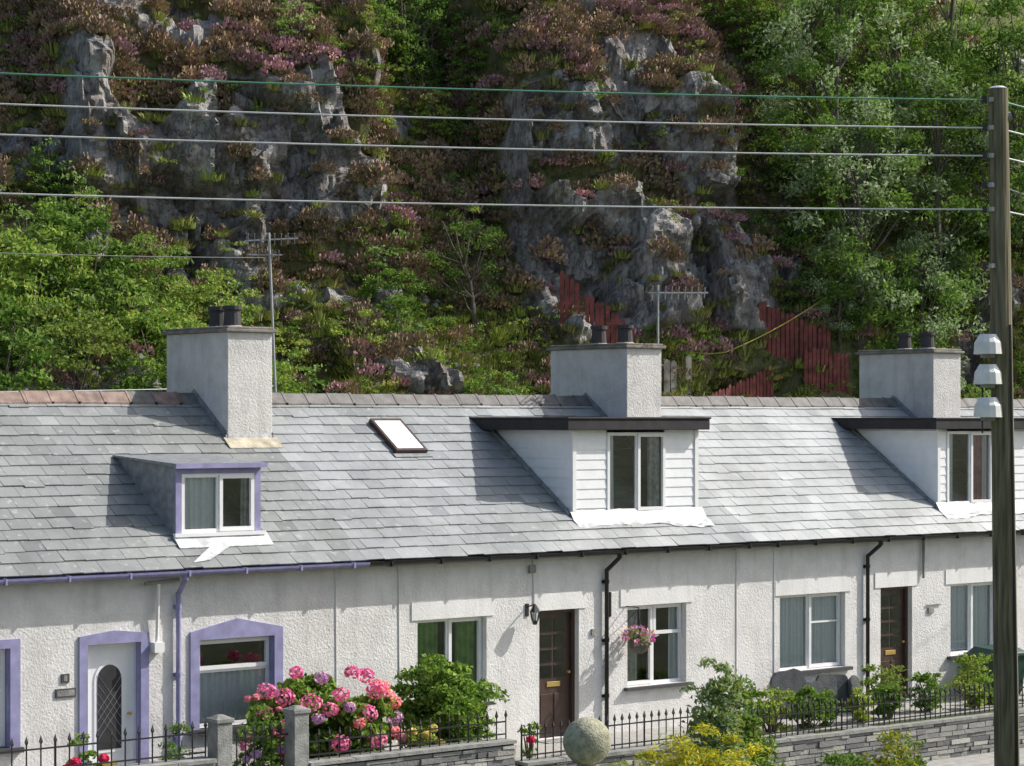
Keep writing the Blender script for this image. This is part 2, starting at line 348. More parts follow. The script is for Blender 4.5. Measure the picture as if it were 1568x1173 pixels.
# ------------------------------------------------------------------ terrace (x along street, y back, z up; front wall y=0)
RM = 0.694; RZ0 = 3.153
def roofz(y): return RZ0 + RM * y
RIDGE_Y = 3.28; RIDGE_Z = roofz(RIDGE_Y)
CP = 1 / math.sqrt(1 + RM * RM); SP = RM * CP
YE = -0.19

def window(par, x0, x1, z0, z1, yf, style='two', curtain='net', frame='pvc', name='window', room=.2):
    mb = MB(); w = .055; d = .06
    mb.box(x0, x0 + w, yf, yf + d, z0, z1, frame); mb.box(x1 - w, x1, yf, yf + d, z0, z1, frame)
    mb.box(x0 + w, x1 - w, yf, yf + d, z1 - w, z1, frame); mb.box(x0 + w, x1 - w, yf, yf + d, z0, z0 + w, frame)
    def sash(a, b, c, e, t=.055, pr=.02):
        mb.box(a, a + t, yf - pr, yf + .04, c, e, 'pvc'); mb.box(b - t, b, yf - pr, yf + .04, c, e, 'pvc')
        mb.box(a + t, b - t, yf - pr, yf + .04, e - t, e, 'pvc'); mb.box(a + t, b - t, yf - pr, yf + .04, c, c + t, 'pvc')
    xm = (x0 + x1) / 2
    if style == 'two':
        mb.box(xm - .03, xm + .03, yf + .002, yf + d - .002, z0 + w, z1 - w, frame); sash(xm + .01, x1 - .02, z0 + .02, z1 - .02)
    elif style == 'twol':
        mb.box(xm - .03, xm + .03, yf + .002, yf + d - .002, z0 + w, z1 - w, frame); sash(x0 + .02, xm - .01, z0 + .02, z1 - .02)
        zq = z0 + (z1 - z0) * .62; sash(xm + .01, x1 - .02, zq, z1 - .02)
    elif style == 'fan':
        zt = z1 - (z1 - z0) * .36; mb.box(x0 + w, x1 - w, yf + .002, yf + d - .002, zt - .03, zt + .03, frame); sash(x0 + .02, x1 - .02, zt + .01, z1 - .02)
    elif style == 'two_fan':
        mb.box(xm - .03, xm + .03, yf + .002, yf + d - .002, z0 + w, z1 - w, frame)
        zt = z1 - (z1 - z0) * .4; sash(xm + .01, x1 - .02, z0 + .02, z1 - .02); mb.box(xm + .065, x1 - .075, yf + .004, yf + d - .004, zt - .0, zt + .03, frame)
    yg = yf + .03
    mb.quad((x0 + .01, yg, z0 + .01), (x1 - .01, yg, z0 + .01), (x1 - .01, yg, z1 - .01), (x0 + .01, yg, z1 - .01), 'glass')
    def wavy(a, b, mat, zt, zb, amp=.024, dd=.09):
        n = max(4, int((b - a) / .018)); ph = rng.uniform(0, 6)
        vs = []
        for i in range(n + 1):
            x = a + (b - a) * i / n; yy = yf + dd + amp * math.sin(x * 62 + ph) + amp * .5 * math.sin(x * 23 + ph * 2)
            vs += [(x, max(yy, yf + .055), zb), (x + .012 * math.sin(x * 9), max(yy, yf + .055), zt)]
        mb.add(vs, [(2 * i, 2 * i + 2, 2 * i + 3, 2 * i + 1) for i in range(n)], mat)
    W = x1 - x0
    if curtain == 'net': wavy(x0, x1, 'net', z1, z0)
    elif curtain == 'nethalf': wavy(x0, x1, 'net', z1 - (z1 - z0) * .34, z0)
    elif curtain == 'drapes': wavy(x0, x0 + W * .16, 'net', z1, z0); wavy(x1 - W * .24, x1, 'drape', z1, z0)
    elif curtain == 'halfdrape': wavy(x0, x0 + W * .5, 'net', z1, z0); wavy(x1 - W * .14, x1, 'drape', z1, z0)
    elif curtain == 'front': wavy(x0, x0 + W * .32, 'drape', z1, z0); wavy(x1 - W * .16, x1, 'net', z1, z0)
    elif curtain == 'green': wavy(x0, x0 + W * .40, 'green_sheet', z1, z0); wavy(x1 - W * .34, x1, 'green_sheet', z1, z0)
    elif curtain == 'pink': wavy(x0, x0 + W * .2, 'net', z1, z0); wavy(x1 - W * .40, x1 - W * .15, 'pink_drape', z1, z0); wavy(x1 - W * .15, x1, 'net', z1, z0)
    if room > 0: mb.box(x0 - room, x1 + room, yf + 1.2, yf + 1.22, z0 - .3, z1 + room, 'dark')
    return mb.build(name, par)

def front_wall(par, xa, xb, ops, mat):
    mb = MB(); z0, z1 = -.9, 3.12
    xs = sorted({xa, xb, *[o[0] for o in ops], *[o[1] for o in ops]}); zs = sorted({z0, z1, *[o[2] for o in ops], *[o[3] for o in ops]})
    for i in range(len(xs) - 1):
        for j in range(len(zs) - 1):
            cx = (xs[i] + xs[i + 1]) / 2; cz = (zs[j] + zs[j + 1]) / 2
            if any(o[0] < cx < o[1] and o[2] < cz < o[3] for o in ops): continue
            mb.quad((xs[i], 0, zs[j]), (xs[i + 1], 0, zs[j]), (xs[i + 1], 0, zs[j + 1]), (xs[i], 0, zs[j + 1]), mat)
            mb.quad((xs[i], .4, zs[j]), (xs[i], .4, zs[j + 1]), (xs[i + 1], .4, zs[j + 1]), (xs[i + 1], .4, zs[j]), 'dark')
    for a, b, c, d in ops:
        mb.quad((a, 0, c), (a, 0, d), (a, .4, d), (a, .4, c), mat); mb.quad((b, 0, c), (b, .4, c), (b, .4, d), (b, 0, d), mat)
        mb.quad((a, 0, d), (b, 0, d), (b, .4, d), (a, .4, d), mat); mb.quad((a, 0, c), (a, .4, c), (b, .4, c), (b, 0, c), mat)
    return mb.build('front_wall', par)

def slates(par, xa, xb, mat, seed):
    rr = random.Random(seed); mb = MB()
    Ls = (RIDGE_Y - YE) / CP; g = .262; w = .32; n = int(Ls / g) + 1; g = Ls / n
    def P(x, s, h):
        y = YE + s * CP; return (x, y - SP * h, roofz(y) + CP * h)
    for r in range(n):
        s0 = r * g - (.03 if r == 0 else 0); s1 = (r + 1) * g + .03
        x = xa - (w / 2 if r % 2 else 0)
        while x < xb - .01:
            a = max(x, xa) + .003; b = min(x + w, xb) - .003; x += w
            if b - a < .04: continue
            h = .027 + rr.uniform(-.004, .006); ds = rr.uniform(-.008, .008) - (0.03 if rr.random() < .025 else 0); tw = rr.uniform(-.006, .006)
            vs = [P(a, s0 + ds, h), P(b, s0 + ds + tw, h + rr.uniform(-.003, .003)), P(b, s1, .007), P(a, s1, .007), P(a, s0 + ds, h - .016), P(b, s0 + ds + tw, h - .016), P(b, s1, -.002), P(a, s1, -.002)]
            mb.add(vs, [(0, 1, 2, 3), (4, 5, 1, 0), (4, 0, 3, 7), (5, 6, 2, 1)], mat)
    mb.build('roof_slates', par)
    dk = MB(); YB = 2 * RIDGE_Y - YE
    dk.quad((xa, YE + .02, roofz(YE) - .005), (xb, YE + .02, roofz(YE) - .005), (xb, RIDGE_Y, RIDGE_Z - .012), (xa, RIDGE_Y, RIDGE_Z - .012), 'deck')
    dk.quad((xb, YB, roofz(YE)), (xa, YB, roofz(YE)), (xa, RIDGE_Y, RIDGE_Z - .01), (xb, RIDGE_Y, RIDGE_Z - .01), mat)
    dk.box(xa, xb, -.03, .0, roofz(-.0) - .18, roofz(0) - .06, 'black')
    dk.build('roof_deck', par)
    bw = MB(); bw.box(xa, xb, 6.2, 6.5, -.9, 3.15, 'wallB'); bw.quad((xa, .4, .01), (xb, .4, .01), (xb, 6.2, .01), (xa, 6.2, .01), 'dark'); bw.build('rear_wall', par)

def ridge(par, xa, xb, redto=None):
    mb = MB(); x = xa
    while x < xb - .02:
        e = min(x + .45, xb) - .01; h = random.uniform(-.01, .01); mt = 'ridgeR' if (redto is not None and x < redto and random.random() < .7) else 'ridge'
        a = .17; dz = .02 + h
        top = RIDGE_Z + .085 + dz
        pr = [(RIDGE_Y - a, RIDGE_Z - a * RM + .035 + dz), (RIDGE_Y - .03, top - .01), (RIDGE_Y, top), (RIDGE_Y + .03, top - .01), (RIDGE_Y + a, RIDGE_Z - a * RM + .035 + dz), (RIDGE_Y + a, RIDGE_Z - a * RM + .01), (RIDGE_Y - a, RIDGE_Z - a * RM + .01)]
        mb.prismx(pr, x, e, mt)
        pr2 = [(y_, z_ + .012) for y_, z_ in pr]; mb.prismx(pr2, e - .04, e + .004, mt)
        x += .45
    mb.build('ridge_tiles', par)

def chimney(par, x0, x1, y0=2.3, y1=4.2, ztop=6.38, pots=2):
    mb = MB(); mb.box(x0, x1, y0, y1, 3.6, ztop, 'chim')
    mb.box(x0 - .06, x1 + .06, y0 - .06, y1 + .06, ztop, ztop + .05, 'cap'); mb.box(x0 - .02, x1 + .02, y0 - .02, y1 + .02, ztop + .05, ztop + .09, 'cap')
    mb.build('chimney_stack', par, bevel=.012)
    pm = MB(); xc = (x0 + x1) / 2
    for yy in ((y0 + .5), (y1 - .85)) if pots == 2 else ((y0 + y1) / 2,):
        z = ztop + .07
        pm.cyl((xc, yy, z), (xc, yy, z + .30), .145, .125, 'pot', 14); pm.cyl((xc, yy, z + .30), (xc, yy, z + .36), .155, .155, 'pot', 14)
        pm.cyl((xc, yy, z - .02), (xc, yy, z + .05), .2, .15, 'mortar', 12)
    pm.build('chimney_pots', par, smooth=False)
    fl = MB()
    for xs, sg in ((x0, -1), (x1, 1)):
        xx = xs + sg * .012
        a = [(y0 - .02, roofz(y0) - .02), (RIDGE_Y, RIDGE_Z - .02), (RIDGE_Y, RIDGE_Z + .16), (y0 - .02, roofz(y0) + .12)]
        fl.prismx(a, min(xs, xx), max(xs, xx), 'leaddark')
        a = [(RIDGE_Y, RIDGE_Z - .02), (y1, roofz(2 * RIDGE_Y - y1)), (y1, roofz(2 * RIDGE_Y - y1) + .14), (RIDGE_Y, RIDGE_Z + .16)]
        fl.prismx(a, min(xs, xx), max(xs, xx), 'leaddark')
    fl.box(x0 - .04, x1 + .04, y0 - .014, y0 - .001, roofz(y0) - .05, roofz(y0) + .1, 'lead')
    a = [(y0 - .2, roofz(y0 - .2) + .03), (y0 - .01, roofz(y0) + .03), (y0 - .01, roofz(y0) + .06), (y0 - .2, roofz(y0 - .2) + .04)]
    fl.prismx(a, x0 - .08, x1 + .08, 'mortar')
    fl.build('chimney_flashing', par)

def gutter(par, xa, xb, mat, pipes):
    mb = MB(); cy, cz, r = -.24, 2.99, .068; pr = []
    for i in range(9):
        an = math.pi + math.pi * i / 8; pr.append((cy + r * math.cos(an), cz + r * math.sin(an)))
    for i in range(8, -1, -1):
        an = math.pi + math.pi * i / 8; pr.append((cy + (r - .008) * math.cos(an), cz + (r - .008) * math.sin(an)))
    mb.prismx(pr, xa, xb, mat)
    x = xa + .4
    while x < xb: mb.box(x, x + .03, cy - r - .006, -.03, cz - r - .008, cz + .008, mat); x += .95
    for px, mt, bend in pipes:
        mb.cyl((px + bend, cy, cz - .05), (px + bend, cy, cz - .13), .045, .04, mt); mb.cyl((px + bend, cy, cz - .12), (px, -.06, cz - .33), .036, .036, mt)
        mb.cyl((px, -.06, cz - .31), (px, -.06, .05), .036, .036, mt)
        for zz in (2.45, 1.5, .6): mb.cyl((px, -.06, zz), (px, -.06, zz + .06), .046, .046, mt); mb.box(px - .06, px + .06, -.03, -.001, zz, zz + .05, mt)
    mb.build('gutter_and_downpipe', par)

def lintel(mb, x0, x1, zt, h=.27): mb.box(x0, x1, -.016, -.001, zt, zt + h, 'lintel')

bounds = [-19.6, -11.3, -3.0, 5.3, 13.6, 21.9]
houses = [empty('terraced_cottage') for i in range(5)]
H0, HA, HB, HC, HD = houses
ZB, ZT = .72, 2.05
for Hh, xa, xb, sm in ((H0, -19.6, -11.3, 'slateA'), (HD, 13.6, 21.9, 'slateB')):
    ops = [(xa + 1.3, xa + 2.65, ZB, ZT), (xa + 3.9, xa + 4.8, 0.02, 2.07), (xa + 5.5, xa + 6.85, ZB, ZT)]
    front_wall(Hh, xa, xb, ops, 'wallB'); slates(Hh, xa, xb, sm, int(xa)); ridge(Hh, xa, xb)
    for o in (ops[0], ops[2]): window(Hh, *o, .12, 'two', 'net')
    d = MB(); d.box(xa + 3.9, xa + 4.8, .14, .19, .02, 2.07, 'wood'); d.box(xa + 4.2, xa + 4.5, .128, .141, .95, 1.0, 'brass'); d.build('front_door', Hh)
    gutter(Hh, xa, xb, 'black', [(xa + 3.2, 'black', 0.05)])
    e = MB(); xe = xa if Hh is H0 else xb
    e.add([(xe, 0, -.9), (xe, 6.5, -.9), (xe, 6.5, 3.15), (xe, RIDGE_Y, RIDGE_Z - .03), (xe, 0, 3.15)], [(0, 1, 2, 3, 4)], 'wallB'); e.build('gable_wall', Hh)
# ---- house A (purple trim)
opA = [(-10.0, -8.78, ZB, ZT), (-7.60, -6.76, .02, 2.02), (-5.80, -4.52, ZB, 1.98)]
front_wall(HA, -11.3, -3.0, opA, 'wallA'); slates(HA, -11.3, -3.0, 'slateA', 3); ridge(HA, -11.3, -3.0, -4.3)
window(HA, *opA[0], .1, 'two', 'net', 'pvc'); window(HA, *opA[2], .1, 'fan', 'nethalf', 'pvc')
t = MB()
def surround(x0, x1, z0, z1, pk, w=.15):
    xm = (x0 + x1) / 2
    t.box(x0 - w, x0, -.03, -.001, z0, z1, 'purple'); t.box(x1, x1 + w, -.03, -.001, z0, z1, 'purple')
    t.prism([(x0 - w, z1), (x1 + w, z1), (x1 + w, z1 + .12), (xm, z1 + .12 + pk), (x0 - w, z1 + .12)], -.03, -.001, 'purple')
    for a in (x0, x1 - .006): t.box(a, a + .006, 0, .1, z0, z1, 'purple')
surround(-10.0, -8.78, ZB - .05, ZT, .0); surround(-7.60, -6.76, .02, 2.02, .06, .13); surround(-5.80, -4.52, ZB - .06, 1.98, .16)
t.box(-5.98, -4.34, -.09, .09, ZB - .07, ZB, 'sill'); t.box(-10.2, -8.6, -.09, .09, ZB - .07, ZB, 'sill')
t.box(-7.55, -6.8, -.3, .0, -.1, .02, 'conc')
t.build('purple_surrounds', HA)
d = MB(); x0, x1 = -7.60, -6.76
d.box(x0, x1, .13, .18, .02, 2.02, 'pvc'); d.box(x0, x0 + .06, .1, .13, .02, 2.02, 'pvc'); d.box(x1 - .06, x1, .1, .13, .02, 2.02, 'pvc'); d.box(x0 + .06, x1 - .06, .1, .13, 1.95, 2.02, 'pvc')
def arch(cx, w, za, zb, ex):
    pts = [(cx - w / 2 - ex, za - ex), (cx + w / 2 + ex, za - ex)]
    for i in range(13):
        an = math.pi * i / 12; pts.append((cx + (w / 2 + ex) * math.cos(an), zb + (w / 2 + ex) * 1.15 * math.sin(an)))
    return pts
d.prism(arch(-7.18, .38, .55, 1.5, .045), .115, .131, 'pvc'); d.prism(arch(-7.18, .38, .55, 1.5, 0), .108, .116, 'felt')
for k in range(-6, 12):
    for sg in (-1, 1):
        za = .55 + k * .13; xa_, xb_ = -7.37, -6.99
        p0 = (xa_, .106, za); p1 = (xb_, .106, za + sg * .38 * 1.3)
        if min(p0[2], p1[2]) > .55 and max(p0[2], p1[2]) < 1.62: d.cyl(p0, p1, .003, .003, 'steel', 4)
d.box(-7.30, -7.06, .1, .131, .32, .37, 'brass'); d.cyl((-6.87, .13, 1.02), (-6.87, .06, 1.02), .02, .02, 'brass')
d.build('front_door', HA)
s = MB(); s.box(-8.0, -7.88, -.02, -.001, 1.53, 1.65, 'sill'); s.box(-8.09, -7.78, -.02, -.001, 1.33, 1.45, 'sill'); s.box(-8.07, -7.80, -.0225, -.0195, 1.35, 1.43, 'conc')
s.prism([(-7.965, 1.55), (-7.915, 1.55), (-7.915, 1.63), (-7.965, 1.63)], -.0225, -.0195, 'conc'); s.build('house_number_plate', HA)
gutter(HA, -11.3, -3.0, 'purple', [(-6.17, 'purple', 0)])
c = MB()
c.cyl((-6.75, -.12, 2.83), (-6.2, -.12, 2.86), .025, .025, 'conc'); c.cyl((-6.52, -.1, 2.85), (-6.52, -.05, 1.95), .025, .025, 'lintel'); c.box(-6.6, -6.44, -.13, -.001, 1.86, 2.0, 'pvc'); c.build('white_waste_pipe', HA)
# ---- house B
opB = [(-1.88, -.52, ZB, ZT), (.56, 1.40, .02, 2.07), (2.46, 3.80, ZB, ZT)]
front_wall(HB, -3.0, 5.3, opB, 'wallB'); slates(HB, -3.0, 5.3, 'slateB', 5); ridge(HB, -3.0, 5.3)
window(HB, *opB[0], .12, 'two', 'green'); window(HB, *opB[2], .12, 'twol', 'front')
tb = MB(); lintel(tb, -2.0, -.38, ZT + .001); lintel(tb, .45, 1.55, 2.071); lintel(tb, 2.3, 3.95, ZT + .001)
for a, b_ in ((-1.96, -.44), (2.38, 3.88)): tb.box(a, b_, -.10, .12, ZB - .05, ZB - .001, 'sill')
tb.box(.45, 1.5, -.35, -.001, -.1, .02, 'conc'); tb.build('lintels_and_sills', HB)
def browndoor(par, x0, x1, zt, glz=True):
    d = MB(); d.box(x0, x0 + .06, .1, .16, .02, zt, 'wood'); d.box(x1 - .06, x1, .1, .16, .02, zt, 'wood'); d.box(x0 + .06, x1 - .06, .1, .16, zt - .06, zt, 'wood')
    d.box(x0 + .06, x1 - .06, .15, .19, .02, zt - .06, 'wood')
    W = x1 - x0 - .12
    for i in range(2):
        for j in range(4):
            a = x0 + .06 + W * (.12 + i * .40); z = .98 + j * .245
            d.box(a, a + W * .34, .144, .151, z, z + .2, 'felt')
            d.quad((a, .142, z), (a + W * .34, .142, z), (a + W * .34, .142, z + .2), (a, .142, z + .2), 'glass')
        a = x0 + .06 + W * (.12 + i * .40); d.box(a, a + W * .34, .138, .151, .2, .72, 'wood')
    d.box((x0 + x1) / 2 - .14, (x0 + x1) / 2 + .14, .135, .151, .83, .91, 'brass'); d.cyl((x1 - .12, .15, 1.05), (x1 - .12, .09, 1.05), .022, .022, 'brass')
    d.build('front_door', par, bevel=.004)
browndoor(HB, .56, 1.40, 2.07)
gutter(HB, -3.0, 5.3, 'black', [(1.95, 'black', 0.12)])
c = MB()
for x in (-3.42, -2.25, 0.42): c.cyl((x, -.008, 3.0), (x + .03, -.008, 1.9 if x > 0 else .2), .008, .008, 'lintel', 5)
c.box(.33, .45, -.05, -.001, 2.68, 2.8, 'conc'); c.box(2.05, 2.09, -.02, -.001, 1.9, 2.3, 'black'); c.box(1.66, 1.76, -.03, -.001, 1.62, 1.72, 'conc'); c.build('cables_and_boxes', HB)
# ---- house C
opC = [(6.05, 7.72, ZB, ZT), (8.66, 9.52, .02, 2.07), (10.6, 12.0, ZB, ZT)]
front_wall(HC, 5.3, 13.6, opC, 'wallB'); slates(HC, 5.3, 13.6, 'slateC', 8); ridge(HC, 5.3, 13.6)
window(HC, *opC[0], .12, 'two_fan', 'net'); window(HC, *opC[2], .12, 'two', 'net')
tb = MB(); lintel(tb, 5.93, 7.86, ZT + .001, .26); lintel(tb, 8.5, 9.68, 2.071); lintel(tb, 10.45, 12.15, ZT + .001)
for a, b_ in ((5.95, 7.82), (10.5, 12.1)): tb.box(a, b_, -.10, .12, ZB - .06, ZB - .001, 'sill')
tb.box(8.5, 9.7, -.35, -.001, -.1, .02, 'conc'); tb.build('lintels_and_sills', HC)
browndoor(HC, 8.66, 9.52, 2.07)
gutter(HC, 5.3, 13.6, 'black', [(8.25, 'black', 0.15)])
c = MB()
for x in (4.98, 5.9): c.cyl((x, -.008, 3.0), (x, -.008, .2), .009, .009, 'lintel', 5)
c.cyl((9.78, -.05, 3.0), (9.78, -.05, 2.2), .025, .025, 'conc'); c.box(9.95, 10.1, -.03, -.001, 1.55, 1.65, 'conc'); c.cyl((9.9, -.02, 1.7), (10.3, -.02, 1.7), .012, .012, 'conc', 5)
c.build('cables_and_boxes', HC)

chimney(HA, -3.78, -2.95, 2.33, 4.1, 6.46); chimney(HB, 4.48, 5.32, 2.2, 4.25, 6.36); chimney(HC, 12.78, 13.62, 2.25, 4.2, 6.42)
chimney(HD, 21.0, 21.84); chimney(H0, -12.05, -11.2)

# ---- dormers
def big_dormer(par, x0, x1, yf, win, cur, ztop=4.93):
    mb = MB(); zb = roofz(yf)
    bh = .16; z = zb - .02
    while z < ztop - .001:
        z2 = min(z + bh, ztop)
        segs = [(x0, win[0]), (win[1], x1)] if z2 > zb + .1 else [(x0, x1)]
        for a, b_ in segs:
            mb.hexa([(a, yf - .018, z), (b_, yf - .018, z), (b_, yf + .03, z), (a, yf + .03, z), (a, yf - .006, z2), (b_, yf - .006, z2), (b_, yf + .03, z2), (a, yf + .03, z2)], 'clad')
        z = z2
    yend = (ztop - RZ0) / RM
    for xs, sg in ((x0, -1), (x1, 1)):
        z = zb
        while z < ztop - .001:
            z2 = min(z + bh, ztop); ya = (z - RZ0) / RM; yb = (z2 - RZ0) / RM
            o1 = xs + sg * .024; o2 = xs + sg * .006
            if abs(ya - yf) < .02: ya = yf + .03
            mb.hexa([(o1, yf, z), (o1, ya, z), (xs - sg * .03, ya, z), (xs - sg * .03, yf, z), (o2, yf, z2), (o2, yb, z2), (xs - sg * .03, yb, z2), (xs - sg * .03, yf, z2)], 'clad'); z = z2
        a = [(yf, roofz(yf) + .02), (yend, roofz(yend) + .02), (yend, roofz(yend) + .07), (yf, roofz(yf) + .07)]
        mb.prismx(a, min(xs + sg * .026, xs + sg * .10), max(xs + sg * .026, xs + sg * .10), 'leaddark')
    mb.box(x0 - .03, x0 + .05, yf - .035, yf + .0, zb, ztop, 'pvc'); mb.box(x1 - .05, x1 + .03, yf - .035, yf + .0, zb, ztop, 'pvc')
    mb.build('dormer_cladding', par)
    rf = MB(); ov = .28; yr = RIDGE_Y - .12
    rf.box(x0 - ov, x1 + .14, yf - .2, yr, ztop, ztop + .18, 'felt')
    rf.box(x0 - ov - .02, x1 + .16, yf - .22, yr - .3, ztop + .18, ztop + .215, 'felt')
    rf.build('dormer_flat_roof', par, bevel=.01)
    window(par, win[0], win[1], zb + .06, ztop - .04, yf - .03, 'two', cur, name='dormer_window', room=0)
    fl = MB(); nx = 60; vs = []
    for i in range(nx + 1):
        x = x0 - .08 + (x1 - x0 + .2) * i / nx; ln_ = .22 + .16 * max(0, noise.noise(Vector((x * 1.3, yf, 0))))
        for j in range(4):
            y = yf - .03 - ln_ * j / 3; vs.append((x, y, roofz(y) + .036 + (.09 if j == 0 else 0) + .03 * noise.noise(Vector((x * 5, y * 6, 3)))))
    fl.add(vs, [(i * 4 + j, i * 4 + j + 1, (i + 1) * 4 + j + 1, (i + 1) * 4 + j) for i in range(nx) for j in range(3)], 'lead'); fl.build('apron_flashing_and_lit_patch', par, smooth=True)
big_dormer(HB, 1.72, 4.52, .51, (2.46, 3.78), 'drapes')
big_dormer(HC, 10.73, 13.5, .42, (10.98, 12.3), 'pink', 4.92)
big_dormer(HD, 17.0, 19.7, .5, (17.8, 19.1), 'net')
mb = MB(); x0, x1, yf = -5.97, -4.52, .36; zb = roofz(yf); zt = 4.43; ye = 1.97
mb.prismx([(yf, zb - .02), (ye, roofz(ye) - .02), (ye, roofz(ye) + .02), (yf, zt)], x0, x0 + .05, 'leaddark')
mb.prismx([(yf, zb - .02), (ye, roofz(ye) - .02), (ye, roofz(ye) + .02), (yf, zt)], x1 - .05, x1, 'leaddark')
mb.box(x0, x0 + .1, yf - .03, yf - .001, zb, zt, 'purple'); mb.box(x1 - .1, x1, yf - .03, yf - .001, zb, zt, 'purple'); mb.box(x0 + .1, x1 - .1, yf - .03, yf - .001, zt - .1, zt, 'purple')
mb.box(x0 + .1, x1 - .1, yf - .02, yf + .06, zb - .02, zb + .08, 'pvc'); mb.box(x0 - .05, x1 + .05, yf - .1, yf - .031, zb + .03, zb + .08, 'pvc')
yq = ye + .02
mb.prismx([(yf - .1, zt), (yq, roofz(yq) + .02), (yq, roofz(yq) + .05), (yf - .1, zt + .05)], x0 - .05, x1 + .05, 'leaddark')
mb.prismx([(yf - .125, zt - .02), (yf - .101, zt - .02), (yf - .101, zt + .052), (yf - .125, zt + .052)], x0 - .055, x1 + .055, 'purple')
mb.build('small_dormer', HA)
window(HA, x0 + .1, x1 - .1, zb + .08, zt - .1, yf - .02, 'two', 'halfdrape', name='dormer_window', room=0)
fl = MB()
fl.prismx([(yf - .22, roofz(yf - .22) + .03), (yf - .03, roofz(yf) + .03), (yf - .03, roofz(yf) + .06), (yf - .22, roofz(yf - .22) + .04)], x0 - .05, x1 + .1, 'lead')
xb0 = x0 + .0
fl.hexa([(xb0, yf - .5, roofz(yf - .5) + .036), (xb0 + .3, yf - .46, roofz(yf - .46) + .036), (xb0 + .85, yf - .2, roofz(yf - .2) + .042), (xb0 + .5, yf - .2, roofz(yf - .2) + .042), (xb0, yf - .5, roofz(yf - .5) + .046), (xb0 + .3, yf - .46, roofz(yf - .46) + .046), (xb0 + .85, yf - .2, roofz(yf - .2) + .052), (xb0 + .5, yf - .2, roofz(yf - .2) + .052)], 'lead')  # pale diagonal strip, a lit patch on the slates put in as sheet
fl.build('apron_flashing_and_lit_patch', HA)
sk = MB(); a, b_, y0, y1 = -.80, -.17, 1.98, 2.72
def RP(x, y, h): return (x, y - SP * h, roofz(y) + CP * h)
def rbox(mb, xa, xb, ya, yb, h0, h1, mat):
    mb.hexa([RP(xa, ya, h0), RP(xb, ya, h0), RP(xb, yb, h0), RP(xa, yb, h0), RP(xa, ya, h1), RP(xb, ya, h1), RP(xb, yb, h1), RP(xa, yb, h1)], mat)
f = .05
rbox(sk, a, a + f, y0, y1, 0, .1, 'wood'); rbox(sk, b_ - f, b_, y0, y1, 0, .1, 'wood'); rbox(sk, a + f, b_ - f, y0, y0 + f, 0, .1, 'wood'); rbox(sk, a + f, b_ - f, y1 - f, y1, 0, .1, 'wood')
rbox(sk, a + f, b_ - f, y0 + f, y1 - f, .02, .097, 'net'); rbox(sk, a + f + .05, b_ - f - .05, y0 + f + .05, y1 - f - .05, .097, .1, 'pvc')  # opaque white pane, the brightly lit interior put into its colour
rbox(sk, a - .06, b_ + .06, y0 - .08, y0 - .001, .03, .04, 'leaddark'); sk.build('skylight', HB)

ln = MB(); lx, ly, lz = .30, -.2, 2.0
ln.box(lx - .03, lx + .03, -.02, -.001, lz + .0, lz + .2, 'iron'); ln.cyl((lx, -.02, lz + .15), (lx, ly, lz + .2), .012, .012, 'iron', 6)
ln.cyl((lx, ly, lz + .2), (lx, ly, lz + .08), .02, .095, 'iron', 6); ln.cyl((lx, ly, lz - .12), (lx, ly, lz - .06), .03, .055, 'iron', 6)
ln.cyl((lx, ly, lz - .06), (lx, ly, lz + .08), .045, .07, 'glass', 6)
for i in range(6):
    an = math.pi * i / 3; ln.cyl((lx + .05 * math.cos(an), ly + .05 * math.sin(an), lz - .06), (lx + .08 * math.cos(an), ly + .08 * math.sin(an), lz + .08), .008, .008, 'iron', 4)
ln.build('wall_lantern')
hb = MB(); bx, by, bz = 2.42, -.32, 1.5
hb.cyl((bx, -.01, bz + .55), (bx, by, bz + .55), .01, .01, 'iron', 5); hb.cyl((bx, -.01, bz + .3), (bx, by, bz + .53), .008, .008, 'iron', 5)
for i in range(3):
    an = 2.1 * i; hb.cyl((bx, by, bz + .55), (bx + .17 * math.cos(an), by + .17 * math.sin(an), bz + .05), .004, .004, 'iron', 4)
hb.ball((bx, by, bz - .04), .18, 'bark', 12, 8, .9)
C = np.array([bx, by, bz + .06]) + unit(260) * rng.uniform(.12, .27, 260)[:, None] * np.array([1, 1, .7])
V, F = leaves(C, .06); hb.arr(V, F, 'leafG')
for mt, n in (('mauve', 60), ('pink', 50), ('salmon', 18), ('yellowp', 14)):
    C = np.array([bx, by, bz + .08]) + unit(n) * rng.uniform(.22, .31, n)[:, None] * np.array([1, 1, .6]); V, F = leaves(C, .065, aspect=.9); hb.arr(V, F, mt)
hb.build('hanging_flower_basket')

# ------------------------------------------------------------------ ground
def gz(x, y):
    if y > -2.2: return 0.0
    if y > -8.5: return -.78
    t = min(1, max(0, (-8.5 - y) / 5.5)); z = -.78 + t * 1.5
    t = min(1, max(0, (-14 - y) / 14)); return z + t * 2.5
xs = sorted(set([-600, -300, -150, -80] + [x * 1.0 for x in range(-50, 51, 2)] + [80, 150, 300, 600]))
ys = sorted(set([-600, -300, -150, -80, -50] + [-40 + i for i in range(0, 38)] + [-8.5, -2.21, -2.19, 0, 6.5, 20, 60, 150, 300, 600]))
gm = MB(); vs = [(x, y, gz(x, y) + (0.0 if y > -9 else noise.noise(Vector((x * .3, y * .3, 0))) * .15)) for y in ys for x in xs]; nx = len(xs)
gm.add(vs, [(j * nx + i, j * nx + i + 1, (j + 1) * nx + i + 1, (j + 1) * nx + i) for j in range(len(ys) - 1) for i in range(nx - 1)], 'grassground'); gm.build('ground')
rd = MB(); rd.quad((-60, -7.2, -.774), (60, -7.2, -.774), (60, -3.6, -.774), (-60, -3.6, -.774), 'asphalt'); rd.build('road')
